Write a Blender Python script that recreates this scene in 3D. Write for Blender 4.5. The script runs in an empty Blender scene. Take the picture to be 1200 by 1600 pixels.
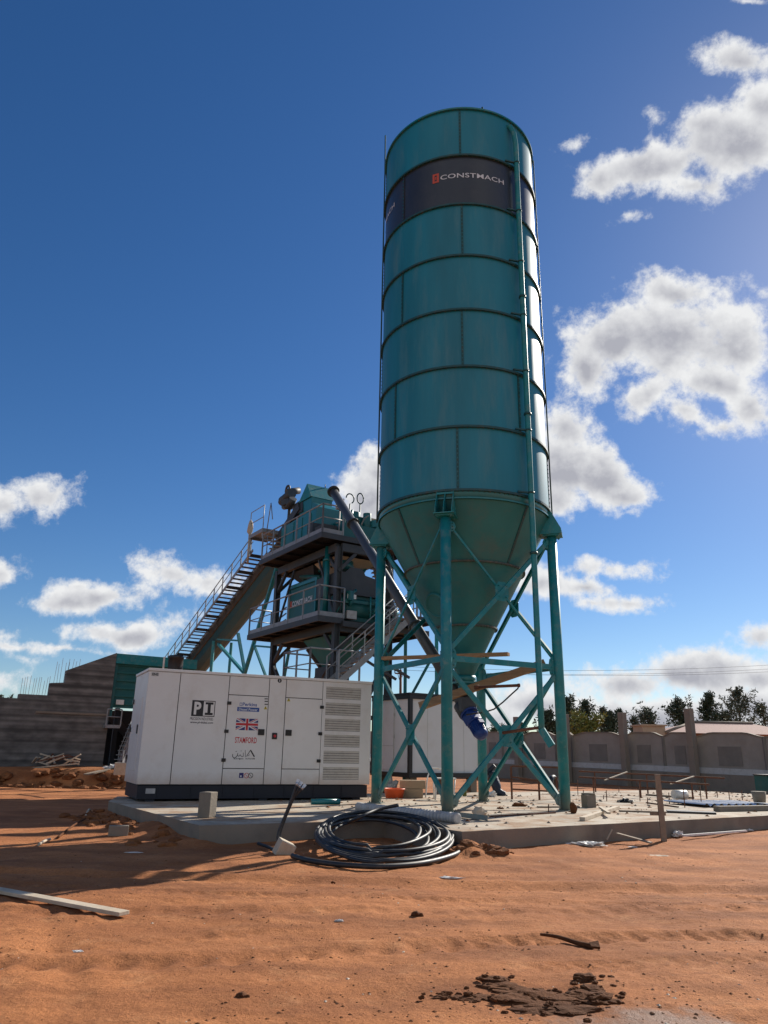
import bpy, math, random
from mathutils import Vector, Matrix, noise
random.seed(7)
PI = math.pi; R = math.radians
V = Vector
S = bpy.context.scene
col = S.collection

# ------------------------------------------------------------------ camera
FPX = 1160.0; EYE = 1.55
PITCH = math.atan(375/1160.0); ROLL = R(1.15)
f_ = V((0, math.cos(PITCH), math.sin(PITCH))); u0 = V((0, -math.sin(PITCH), math.cos(PITCH))); r0 = V((1, 0, 0))
r_ = r0*math.cos(ROLL) + u0*math.sin(ROLL); u_ = -r0*math.sin(ROLL) + u0*math.cos(ROLL)
CAM = V((0, 0, EYE))
cd = bpy.data.cameras.new('camera'); cam = bpy.data.objects.new('camera', cd); col.objects.link(cam)
cd.sensor_fit = 'VERTICAL'; cd.sensor_height = 36.0; cd.lens = FPX/1600*36
cd.clip_start = 0.05; cd.clip_end = 5000
m = Matrix.Identity(4)
for i in range(3):
    m[i][0] = r_[i]; m[i][1] = u_[i]; m[i][2] = -f_[i]; m[i][3] = CAM[i]
cam.matrix_world = m
S.camera = cam
S.render.resolution_x = 768; S.render.resolution_y = 1024
S.view_settings.view_transform = 'Standard'; S.view_settings.look = 'None'
S.view_settings.exposure = 0.62; S.view_settings.gamma = 1.0

def ray(px, py): return f_ + r_*((px-600)/FPX) - u_*((py-800)/FPX)
def at(px, py, Y): d = ray(px, py); return CAM + d*(Y/d.y)
def gz(px, py, z=0.0): d = ray(px, py); return CAM + d*((z-EYE)/d.z)
def onpl(px, py, P, n):
    d = ray(px, py); return CAM + d*((P-CAM).dot(n)/d.dot(n))

# ------------------------------------------------------------------ sun and sky
SUN_AZ = 40.5; SUN_EL = 32.0
SKY_STRENGTH = 0.061
sl = bpy.data.lights.new('sun', 'SUN'); sl.energy = 4.6; sl.angle = R(0.5); sl.color = (1.0, 0.93, 0.82)
so = bpy.data.objects.new('sun', sl); col.objects.link(so)
sd = V((math.sin(R(SUN_AZ))*math.cos(R(SUN_EL)), math.cos(R(SUN_AZ))*math.cos(R(SUN_EL)), math.sin(R(SUN_EL))))
so.rotation_euler = sd.to_track_quat('Z', 'Y').to_euler(); so.location = (30, 30, 40)

CLOUDS = [  # px, py, half width, half height, tilt  (directions in the sky)
 (66,772,66,34,-8),(12,788,44,30,0),(0,892,30,18,0),
 (150,928,92,22,3),(110,935,72,20,0),(125,912,50,14,0),
 (228,880,48,22,10),(262,900,70,30,8),(320,908,60,26,0),
 (215,985,100,20,-3),(280,966,46,20,-10),(150,982,40,10,0),
 (20,1012,80,12,3),(90,1010,90,5,6),(0,995,30,14,0),(36,1030,28,8,0),(5,1068,42,26,0),
 (572,770,54,64,10),(600,730,40,40,0),
 (1160,95,70,36,5),(1150,215,120,75,-20),(1020,258,110,42,-12),(1190,160,60,50,0),(945,280,62,42,0),
 (905,228,20,16,-50),(1036,183,24,16,0),(990,343,22,9,-20),(1080,290,60,32,0),(1170,2,30,5,0),(1110,190,60,40,-20),
 (1060,520,170,70,-4),(1045,458,66,38,0),(925,575,50,52,-40),(1150,545,90,70,10),(1120,600,90,40,12),(1172,635,56,46,40),
 (1010,612,52,26,-35),(1060,640,50,24,20),(1120,672,34,16,0),(1188,455,28,12,20),(960,530,70,60,-30),
 (885,665,46,44,30),(925,735,76,46,38),(870,725,60,60,0),(860,780,60,36,0),(965,770,62,30,10),(985,803,24,8,0),
 (850,915,52,24,0),(915,922,60,12,5),(958,891,58,15,0),(1000,886,30,10,0),(985,943,60,14,-4),(925,948,20,6,0),
 (1090,1050,130,40,-3),(985,1068,90,34,0),(1180,1062,70,38,0),(1190,992,52,26,-20),(1010,1115,260,38,2),(860,1100,90,34,0),(1180,1110,120,40,0),(720,1120,140,26,0),
]
def tp(px, py):
    d = ray(px, py); return d.x/d.y, d.z/d.y
w = bpy.data.worlds.new("World"); S.world = w; w.use_nodes = True
nt = w.node_tree; nt.nodes.clear(); N = nt.nodes.new; L = nt.links.new
def wm(op, a, b=None, c=None, clamp=False):
    n = N('ShaderNodeMath'); n.operation = op; n.use_clamp = clamp
    for i, v in enumerate((a, b, c)):
        if v is None: continue
        if isinstance(v, (int, float)): n.inputs[i].default_value = v
        else: L(v, n.inputs[i])
    return n.outputs[0]
def sstep(x, a, b):
    n = N('ShaderNodeMapRange'); n.interpolation_type = 'SMOOTHSTEP'
    L(x, n.inputs[0]); n.inputs[1].default_value = a; n.inputs[2].default_value = b
    return n.outputs[0]
wo = N('ShaderNodeOutputWorld'); sky = N('ShaderNodeTexSky'); sky.sky_type = 'NISHITA'; sky.sun_disc = False
sky.sun_elevation = R(SUN_EL); sky.sun_rotation = R(SUN_AZ); sky.altitude = 900; sky.air_density = 1.0; sky.dust_density = 0.35; sky.ozone_density = 3.0
bg1 = N('ShaderNodeBackground'); bg1.inputs[1].default_value = SKY_STRENGTH
hs = N('ShaderNodeHueSaturation'); hs.inputs['Saturation'].default_value = 1.26; hs.inputs['Hue'].default_value = .506; hs.inputs['Value'].default_value = 1.06; L(sky.outputs[0], hs.inputs['Color']); L(hs.outputs[0], bg1.inputs[0])
tc = N('ShaderNodeTexCoord'); sep = N('ShaderNodeSeparateXYZ'); L(tc.outputs['Generated'], sep.inputs[0])
ay = wm('MAXIMUM', wm('ABSOLUTE', sep.outputs[1]), 0.05)
cx = wm('DIVIDE', sep.outputs[0], ay); cz = wm('DIVIDE', sep.outputs[2], ay)
cmb = N('ShaderNodeCombineXYZ'); L(cx, cmb.inputs[0]); L(cz, cmb.inputs[1])
warp = N('ShaderNodeTexNoise'); warp.inputs['Scale'].default_value = 7; warp.inputs['Detail'].default_value = 5; L(tc.outputs['Generated'], warp.inputs['Vector'])
wv = N('ShaderNodeVectorMath'); wv.operation = 'MULTIPLY_ADD'; L(warp.outputs['Color'], wv.inputs[0]); wv.inputs[1].default_value = (.07, .05, 0); 
off = N('ShaderNodeVectorMath'); off.operation = 'SUBTRACT'; L(cmb.outputs[0], off.inputs[0]); off.inputs[1].default_value = (.035, .025, 0)
L(off.outputs[0], wv.inputs[2])
F = None; SW = None; SY = None
for (px, py, rx, ry, ang) in CLOUDS:
    c = tp(px, py); ca, sa = math.cos(R(ang)), math.sin(R(ang))
    e = tp(px+rx*ca, py+rx*sa); g = tp(px+ry*sa, py-ry*ca)
    ax = (e[0]-c[0], e[1]-c[1]); bx = (g[0]-c[0], g[1]-c[1])
    mp = N('ShaderNodeMapping'); mp.vector_type = 'TEXTURE'; L(wv.outputs[0], mp.inputs[0])
    mp.inputs[1].default_value = (c[0], c[1], 0); mp.inputs[2].default_value = (0, 0, math.atan2(ax[1], ax[0]))
    mp.inputs[3].default_value = (math.hypot(*ax), math.hypot(*bx), 1)
    ln = N('ShaderNodeVectorMath'); ln.operation = 'LENGTH'; L(mp.outputs[0], ln.inputs[0])
    wgt = wm('POWER', math.exp(8.0), wm('MULTIPLY', wm('SUBTRACT', 1.0, ln.outputs['Value']), max(.4, min(1.25, math.sqrt(rx*ry)/48))))
    mu_ = N('ShaderNodeVectorMath'); mu_.operation = 'MULTIPLY'; L(wgt, mu_.inputs[0]); mu_.inputs[1].default_value = (1.0, c[1], math.hypot(*bx))
    ma = N('ShaderNodeVectorMath'); ma.operation = 'ADD'; L(mu_.outputs[0], ma.inputs[1])     # the running sum stays the first input
    if F is None: ma.inputs[0].default_value = (1e-6, 0, 0)
    else: L(F, ma.inputs[0])
    F = ma.outputs[0]
fs3 = N('ShaderNodeSeparateXYZ'); L(F, fs3.inputs[0])
wsp = N('ShaderNodeSeparateXYZ'); L(wv.outputs[0], wsp.inputs[0])
yl_ = wm('DIVIDE', wm('SUBTRACT', wsp.outputs[1], wm('DIVIDE', fs3.outputs[1], fs3.outputs[0])), wm('MAXIMUM', wm('DIVIDE', fs3.outputs[2], fs3.outputs[0]), .004))             # height within the cloud
F = wm('DIVIDE', wm('LOGARITHM', fs3.outputs[0], math.e), 8.0)
def nz(vec, sc, det, rough):
    n = N('ShaderNodeTexNoise'); n.inputs['Scale'].default_value = sc; n.inputs['Detail'].default_value = det; n.inputs['Roughness'].default_value = rough
    L(vec, n.inputs['Vector']); return n.outputs['Fac']
n_lo = nz(tc.outputs['Generated'], 11, 4, .55)
n_hi = nz(tc.outputs['Generated'], 26, 12, .66)
o2 = N('ShaderNodeVectorMath'); o2.operation = 'ADD'; L(tc.outputs['Generated'], o2.inputs[0]); o2.inputs[1].default_value = (.007, 0, .010)
n_of = nz(o2.outputs[0], 26, 5, .6)
body = wm('ADD', F, wm('MULTIPLY', wm('SUBTRACT', n_lo, .47), 1.5))
back = sstep(sep.outputs[1], .0, -.45)                      # unseen bright clouds added behind the camera as fill light
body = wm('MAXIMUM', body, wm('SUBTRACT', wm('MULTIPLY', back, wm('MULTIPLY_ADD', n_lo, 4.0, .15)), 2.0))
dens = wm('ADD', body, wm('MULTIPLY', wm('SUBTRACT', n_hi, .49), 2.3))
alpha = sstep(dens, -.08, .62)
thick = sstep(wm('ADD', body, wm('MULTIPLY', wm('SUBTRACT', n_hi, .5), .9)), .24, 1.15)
rel = wm('MULTIPLY', wm('SUBTRACT', n_of, n_hi), 1.5)      # lumps: side towards the sun against the far side
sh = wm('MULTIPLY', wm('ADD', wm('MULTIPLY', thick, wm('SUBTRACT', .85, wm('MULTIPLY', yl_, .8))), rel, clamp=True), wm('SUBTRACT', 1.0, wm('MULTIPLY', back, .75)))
mc = N('ShaderNodeMix'); mc.data_type = 'RGBA'; L(sh, mc.inputs[0])
mc.inputs[6].default_value = (5.6, 5.65, 5.7, 1); mc.inputs[7].default_value = (2.8, 2.85, 3.2, 1)
bg2 = N('ShaderNodeBackground'); bg2.inputs[1].default_value = 0.1; L(mc.outputs[2], bg2.inputs[0])
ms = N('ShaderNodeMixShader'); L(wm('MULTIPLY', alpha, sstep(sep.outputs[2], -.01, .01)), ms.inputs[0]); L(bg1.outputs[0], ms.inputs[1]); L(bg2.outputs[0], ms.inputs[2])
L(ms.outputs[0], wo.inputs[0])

# ------------------------------------------------------------------ materials
def mat(name, base, rough=.6, metal=0., var=.12, vscale=2.5, bump=0., bscale=30., dirt=None, dirt_amt=.5, dscale=1.3, coat=0., spec=.5, stretch=(1, 1, 1), dpos=(.5, .72)):
    mm = bpy.data.materials.new(name); mm.use_nodes = True; t = mm.node_tree; b = t.nodes['Principled BSDF']
    n = t.nodes.new; l = t.links.new
    b.inputs['Roughness'].default_value = rough; b.inputs['Metallic'].default_value = metal
    b.inputs['Coat Weight'].default_value = coat; b.inputs['Coat Roughness'].default_value = .24; b.inputs['Specular IOR Level'].default_value = spec
    tcn = n('ShaderNodeTexCoord'); mp = n('ShaderNodeMapping'); mp.inputs[3].default_value = stretch; l(tcn.outputs['Object'], mp.inputs[0])
    no = n('ShaderNodeTexNoise'); no.inputs['Scale'].default_value = vscale; no.inputs['Detail'].default_value = 8; no.inputs['Roughness'].default_value = .6; l(mp.outputs[0], no.inputs['Vector'])
    rp = n('ShaderNodeValToRGB'); rp.color_ramp.elements[0].position = .3; rp.color_ramp.elements[1].position = .7
    rp.color_ramp.elements[0].color = tuple(c*(1-var) for c in base)+(1,); rp.color_ramp.elements[1].color = tuple(min(1, c*(1+var)) for c in base)+(1,)
    l(no.outputs['Fac'], rp.inputs[0]); outc = rp.outputs[0]
    if dirt:
        n3 = n('ShaderNodeTexNoise'); n3.inputs['Scale'].default_value = dscale; n3.inputs['Detail'].default_value = 12; n3.inputs['Roughness'].default_value = .7; l(mp.outputs[0], n3.inputs['Vector'])
        r3 = n('ShaderNodeValToRGB'); r3.color_ramp.elements[0].position = dpos[0]; r3.color_ramp.elements[1].position = dpos[1]
        r3.color_ramp.elements[0].color = (0, 0, 0, 1); r3.color_ramp.elements[1].color = (dirt_amt,)*3+(1,)
        l(n3.outputs['Fac'], r3.inputs[0])
        mx = n('ShaderNodeMix'); mx.data_type = 'RGBA'; l(r3.outputs[0], mx.inputs[0]); l(outc, mx.inputs[6]); mx.inputs[7].default_value = tuple(dirt)+(1,)
        outc = mx.outputs[2]
        mr = n('ShaderNodeMapRange'); mr.inputs[3].default_value = rough; mr.inputs[4].default_value = min(1, rough+.3); l(r3.outputs[0], mr.inputs[0]); l(mr.outputs[0], b.inputs['Roughness'])
    l(outc, b.inputs['Base Color'])
    if bump:
        nb = n('ShaderNodeTexNoise'); nb.inputs['Scale'].default_value = bscale; nb.inputs['Detail'].default_value = 8; l(mp.outputs[0], nb.inputs['Vector'])
        bp = n('ShaderNodeBump'); bp.inputs['Strength'].default_value = bump; bp.inputs['Distance'].default_value = .02; l(nb.outputs['Fac'], bp.inputs['Height']); l(bp.outputs[0], b.inputs['Normal'])
    return mm

TEAL = (.006, .155, .165)
DUST = (.30, .22, .15)
M = {}
M['teal'] = mat('teal_paint', TEAL, .34, var=.10, vscale=1.2, dirt=(.10, .20, .19), dirt_amt=.35, dscale=.9, coat=.25, bump=.05, bscale=2.2)
M['teal_shell'] = mat('teal_shell_paint', (.003, .168, .235), .55, var=.18, vscale=.9, dirt=(.11, .23, .26), dirt_amt=.5, dscale=1.6, coat=.16, bump=.14, bscale=1.0, stretch=(1.3, 1.3, .22))
M['teal_frame'] = mat('teal_frame_paint', (.003, .185, .205), .5, var=.16, vscale=2, dirt=(.26, .27, .22), dirt_amt=.45, dscale=5, coat=.08)
M['teal_dark'] = mat('teal_machine_paint', (.005, .11, .11), .45, var=.15, vscale=2, dirt=(.08, .10, .09), dirt_amt=.6, dscale=2)
M['teal_edge'] = mat('flange_paint', (.004, .06, .065), .5, var=.3, vscale=6, dirt=(.12, .09, .06), dirt_amt=.5, dscale=8)
M['band'] = mat('charcoal_band_paint', (.022, .026, .034), .38, var=.15, vscale=1, dirt=(.08, .08, .08), dirt_amt=.3, coat=.2)
M['cone'] = mat('cone_paint', (.010, .15, .155), .5, var=.15, vscale=1, dirt=(.10, .12, .10), dirt_amt=.55, dscale=1.1)
M['seam'] = mat('seam_sealant', (.05, .07, .06), .7, var=.4, vscale=20, dirt=(.25, .18, .10), dirt_amt=.8, dscale=9)
M['shade_black'] = mat('shade_black_steel', (.010, .011, .013), .8)  # near-black puts the shade under decks and bin into the colour
M['steel'] = mat('dark_grey_steel', (.040, .046, .052), .55, var=.2, vscale=2, dirt=(.08, .075, .07), dirt_amt=.5, dscale=2)
M['galv'] = mat('galvanised_rail', (.24, .25, .26), .5, .2, var=.15, vscale=5)
M['grey_tube'] = mat('grey_conveyor_tube', (.075, .08, .088), .42, .2, var=.12, vscale=2, dirt=(.16, .13, .10), dirt_amt=.4, dscale=2.5)
M['white'] = mat('white_canopy_paint', (.70, .68, .655), .42, var=.03, vscale=1.5, dirt=(.50, .41, .33), dirt_amt=.35, dscale=1.1)
M['cabin'] = mat('cabin_panel', (.62, .61, .60), .5, var=.03, vscale=1.5, dirt=(.48, .42, .35), dirt_amt=.4, dscale=1.0)
M['navy'] = mat('navy_base_paint', (.003, .005, .014), .55, var=.2)
M['black'] = mat('black_plastic', (.008, .008, .009), .35, var=.2)
M['slat'] = mat('louvre_paint', (.50, .49, .47), .55, var=.08, dirt=(.30, .27, .22), dirt_amt=.6, dscale=6)
M['dkvoid'] = mat('gap_shade_backing', (.04, .04, .04), .9)  # dark body colour paints deep shade into the panel and louvre gaps
M['motor'] = mat('blue_motor_paint', (.004, .032, .18), .35, var=.15, vscale=6, dirt=(.05, .06, .10), dirt_amt=.4, dscale=6)
M['rubber'] = mat('black_cable_sheath', (.010, .011, .014), .52, var=.3, vscale=9, dirt=(.12, .08, .05), dirt_amt=.45, dscale=5, spec=.6)
M['conc'] = mat('concrete', (.215, .180, .140), .85, var=.25, vscale=1.6, bump=.35, bscale=25, dirt=(.20, .14, .09), dirt_amt=.8, dscale=.8)
M['slab'] = mat('slab_concrete', (.40, .345, .27), .9, var=.28, vscale=.9, bump=.4, bscale=18, dirt=(.28, .16, .085), dirt_amt=.95, dscale=1.5, dpos=(.44, .62))
M['wood'] = mat('raw_timber', (.33, .19, .09), .75, var=.25, vscale=3, bump=.2, bscale=40, stretch=(1, 1, 6), dirt=(.15, .10, .06), dirt_amt=.5)
M['palewood'] = mat('pale_timber', (.48, .40, .30), .8, var=.18, vscale=4, bump=.2, bscale=30, dirt=(.3, .2, .12), dirt_amt=.6, dscale=3)
M['greywood'] = mat('weathered_timber', (.24, .185, .135), .85, var=.2, vscale=5, bump=.2, bscale=40, dirt=(.12, .08, .05), dirt_amt=.6, dscale=4)
M['rust'] = mat('rusty_steel', (.12, .045, .022), .8, var=.35, vscale=9, bump=.15, bscale=60)
M['plastic'] = mat('white_plastic_sheet', (.66, .65, .62), .45, var=.06, vscale=8, dirt=(.42, .28, .18), dirt_amt=.6, dscale=6)
M['orange'] = mat('orange_plastic', (.72, .11, .03), .45, var=.08)
M['card'] = mat('cardboard', (.34, .245, .155), .85, var=.1, vscale=6, dirt=(.2, .13, .08), dirt_amt=.6, dscale=5)
M['cloth'] = mat('navy_tarpaulin', (.008, .016, .034), .6, var=.3, vscale=6)
M['hose'] = mat('grey_corrugated_hose', (.40, .39, .38), .6, var=.15, vscale=9, dirt=(.22, .15, .10), dirt_amt=.6, dscale=6)
M['white_ink'] = mat('white_lettering', (.62, .64, .66), .5, var=.05)
M['black_ink'] = mat('black_lettering', (.012, .012, .014), .5, var=.05)
M['red_ink'] = mat('red_lettering', (.50, .020, .028), .5, var=.05)
M['blue_ink'] = mat('blue_lettering', (.015, .065, .28), .5, var=.05)
M['flag_blue'] = mat('flag_blue', (.020, .018, .14), .5, var=.05)
M['orange_ink'] = mat('orange_red_emblem', (.50, .07, .03), .5, var=.05)
M['yellow_ink'] = mat('yellow_sticker', (.50, .42, .03), .5, var=.05)
M['sheet'] = mat('corrugated_zinc', (.50, .52, .55), .35, .5, var=.08, vscale=5, dirt=(.3, .22, .16), dirt_amt=.4)
M['beige'] = mat('beige_plaster', (.42, .33, .23), .9, var=.08)
M['roof'] = mat('pink_roof_tiles', (.30, .17, .145), .85, var=.15, vscale=6, bump=.3, bscale=12)
M['beltgrime'] = mat('grimy_conveyor_side', (.075, .062, .052), .8, var=.35, vscale=2, dirt=(.14, .10, .07), dirt_amt=.6, dscale=3)
M['belly'] = mat('conveyor_belly_pan', (.028, .105, .150), .5, var=.10, vscale=.8, dirt=(.06, .07, .06), dirt_amt=.5, dscale=.8)
M['fencew'] = mat('precast_fence', (.31, .275, .235), .9, var=.12, vscale=1.1, bump=.4, bscale=8, dirt=(.22, .16, .12), dirt_amt=.5, dscale=.7)
M['fencedark'] = mat('fence_inset_panel', (.20, .18, .155), .9, var=.15, vscale=1.4, bump=.3, bscale=10)
M['column'] = mat('rough_column_concrete', (.24, .20, .16), .9, var=.2, vscale=2, bump=.5, bscale=9, dirt=(.16, .11, .08), dirt_amt=.6, dscale=2)
M['bark'] = mat('tree_bark', (.10, .075, .05), .9, var=.3, vscale=9, bump=.4, bscale=25)
M['leaf'] = mat('dark_needles', (.050, .070, .036), .7, var=.45, vscale=1.2)
M['leaf2'] = mat('grey_green_needles', (.080, .100, .062), .7, var=.4, vscale=1.2)
M['leafy'] = mat('yellow_green_leaves', (.16, .17, .035), .7, var=.35, vscale=1.4)

def dust_band(mm, z0, z1, colr=(.42, .27, .17, 1), amt=.75):
    """red site dust caked on the lowest part of the panels"""
    t = mm.node_tree; n = t.nodes.new; l = t.links.new; b = t.nodes['Principled BSDF']; src = b.inputs['Base Color'].links[0].from_socket
    tcn = n('ShaderNodeTexCoord'); sp = n('ShaderNodeSeparateXYZ'); l(tcn.outputs['Object'], sp.inputs[0])
    no = n('ShaderNodeTexNoise'); no.inputs['Scale'].default_value = 2.6; no.inputs['Detail'].default_value = 10; no.inputs['Roughness'].default_value = .7; l(tcn.outputs['Object'], no.inputs['Vector'])
    ad = n('ShaderNodeMath'); ad.operation = 'MULTIPLY_ADD'; l(no.outputs['Fac'], ad.inputs[0]); ad.inputs[1].default_value = -(z1-z0)*1.6; l(sp.outputs[2], ad.inputs[2])
    mr = n('ShaderNodeMapRange'); l(ad.outputs[0], mr.inputs[0]); mr.inputs[1].default_value = z0-(z1-z0)*.8; mr.inputs[2].default_value = z1-(z1-z0)*.8; mr.inputs[3].default_value = amt; mr.inputs[4].default_value = 0
    mx = n('ShaderNodeMix'); mx.data_type = 'RGBA'; l(mr.outputs[0], mx.inputs[0]); l(src, mx.inputs[6]); mx.inputs[7].default_value = colr; l(mx.outputs[2], b.inputs['Base Color'])
dust_band(M['white'], .38, .70, amt=.5); dust_band(M['teal_frame'], -.05, .55, (.34, .24, .16, 1), .6)
def concrete_wall_mat():
    mm = mat('board_marked_concrete', (.115, .105, .095), .9, var=.2, vscale=.9, bump=.3, bscale=12)
    t = mm.node_tree; n = t.nodes.new; l = t.links.new; b = t.nodes['Principled BSDF']
    tcn = n('ShaderNodeTexCoord'); sp = n('ShaderNodeSeparateXYZ'); l(tcn.outputs['Object'], sp.inputs[0])
    no = n('ShaderNodeTexNoise'); no.noise_dimensions = '1D'; no.inputs['Scale'].default_value = 4.5; no.inputs['Detail'].default_value = 1; l(sp.outputs[2], no.inputs['W'])
    n2_ = n('ShaderNodeTexNoise'); mp = n('ShaderNodeMapping'); mp.inputs[3].default_value = (1.2, 1.2, 2.2); l(tcn.outputs['Object'], mp.inputs[0]); l(mp.outputs[0], n2_.inputs['Vector']); n2_.inputs['Scale'].default_value = 1.4; n2_.inputs['Detail'].default_value = 9
    ad = n('ShaderNodeMath'); ad.operation = 'MULTIPLY'; l(no.outputs['Fac'], ad.inputs[0]); l(n2_.outputs['Fac'], ad.inputs[1])
    rp = n('ShaderNodeValToRGB'); rp.color_ramp.elements[0].position = .12; rp.color_ramp.elements[1].position = .42
    rp.color_ramp.elements[0].color = (.062, .060, .056, 1); rp.color_ramp.elements[1].color = (.21, .20, .185, 1)
    l(ad.outputs[0], rp.inputs[0]); l(rp.outputs[0], b.inputs['Base Color'])
    return mm
M['boardconc'] = concrete_wall_mat()

def soil_mat(name, wet=True, dark=1.0):
    mm = bpy.data.materials.new(name); mm.use_nodes = True; t = mm.node_tree; b = t.nodes['Principled BSDF']; n = t.nodes.new; l = t.links.new
    tcn = n('ShaderNodeTexCoord')
    def no(sc, det, ro, vec=None):
        q = n('ShaderNodeTexNoise'); q.inputs['Scale'].default_value = sc; q.inputs['Detail'].default_value = det; q.inputs['Roughness'].default_value = ro
        l(vec or tcn.outputs['Object'], q.inputs['Vector']); return q.outputs['Fac']
    def ramp(x, a, ca, bb, cb):
        q = n('ShaderNodeValToRGB'); q.color_ramp.elements[0].position = a; q.color_ramp.elements[1].position = bb
        q.color_ramp.elements[0].color = ca; q.color_ramp.elements[1].color = cb; l(x, q.inputs[0]); return q.outputs[0]
    def mix(fa, a, bb):
        q = n('ShaderNodeMix'); q.data_type = 'RGBA'; l(fa, q.inputs[0])
        for i, v in ((6, a), (7, bb)):
            if isinstance(v, tuple): q.inputs[i].default_value = v
            else: l(v, q.inputs[i])
        return q.outputs[2]
    k = dark
    mpn = n('ShaderNodeMapping'); mpn.inputs[2].default_value = (0, 0, R(12)); mpn.inputs[3].default_value = (.35, 1.3, 1); l(tcn.outputs['Object'], mpn.inputs[0])
    base = ramp(no(.55, 10, .6), .32, (.37*k, .138*k, .050*k, 1), .70, (.60*k, .245*k, .094*k, 1))
    streak = ramp(no(1.1, 10, .68, mpn.outputs[0]), .42, (0, 0, 0, 1), .64, (.75, .75, .75, 1))
    c = mix(streak, base, (.235*k, .088*k, .036*k, 1))
    pale = ramp(no(2.2, 9, .7), .56, (0, 0, 0, 1), .74, (.6, .6, .6, 1))
    c = mix(pale, c, (.58*k, .29*k, .135*k, 1))
    fine = ramp(no(38, 5, .75), .36, (.68, .66, .64, 1), .60, (1, 1, 1, 1))
    mu = n('ShaderNodeMix'); mu.data_type = 'RGBA'; mu.blend_type = 'MULTIPLY'; mu.inputs[0].default_value = 1; l(c, mu.inputs[6]); l(fine, mu.inputs[7]); c = mu.outputs[2]
    churn = ramp(no(4.5, 12, .78), .53, (0, 0, 0, 1), .68, (.6, .6, .6, 1)); c = mix(churn, c, (.19*k, .070*k, .030*k, 1))
    b.inputs['Roughness'].default_value = .92; b.inputs['Specular IOR Level'].default_value = .2
    if wet:   # damp hollow at the near right
        mp2 = n('ShaderNodeMapping'); mp2.vector_type = 'TEXTURE'; mp2.inputs[1].default_value = (1.75, 5.0, 0); mp2.inputs[3].default_value = (1.15, .75, 1); l(tcn.outputs['Object'], mp2.inputs[0])
        le = n('ShaderNodeVectorMath'); le.operation = 'LENGTH'; l(mp2.outputs[0], le.inputs[0])
        su = n('ShaderNodeMath'); su.operation = 'MULTIPLY_ADD'; l(no(3, 8, .7), su.inputs[0]); su.inputs[1].default_value = 1.6; l(le.outputs['Value'], su.inputs[2])
        mr = n('ShaderNodeMapRange'); mr.interpolation_type = 'SMOOTHSTEP'; l(su.outputs[0], mr.inputs[0]); mr.inputs[1].default_value = 1.15; mr.inputs[2].default_value = 1.7; mr.inputs[3].default_value = 1; mr.inputs[4].default_value = 0
        c = mix(mr.outputs[0], c, (.20, .092, .050, 1))
        m2 = n('ShaderNodeMapRange'); l(mr.outputs[0], m2.inputs[0]); m2.inputs[3].default_value = .92; m2.inputs[4].default_value = .62; l(m2.outputs[0], b.inputs['Roughness'])
        m3 = n('ShaderNodeMapRange'); l(mr.outputs[0], m3.inputs[0]); m3.inputs[3].default_value = .2; m3.inputs[4].default_value = .3; l(m3.outputs[0], b.inputs['Specular IOR Level'])
    l(c, b.inputs['Base Color'])
    s1 = n('ShaderNodeMath'); s1.operation = 'MULTIPLY_ADD'; l(no(70, 5, .7), s1.inputs[0]); s1.inputs[1].default_value = .35; l(no(9, 9, .7), s1.inputs[2])
    bp = n('ShaderNodeBump'); bp.inputs['Strength'].default_value = .62; bp.inputs['Distance'].default_value = .06; l(s1.outputs[0], bp.inputs['Height']); l(bp.outputs[0], b.inputs['Normal'])
    return mm
M['soil'] = soil_mat('red_soil'); M['clod'] = soil_mat('damp_soil_clods', False, .36); M['heap'] = soil_mat('dug_soil', False, .62)

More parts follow.
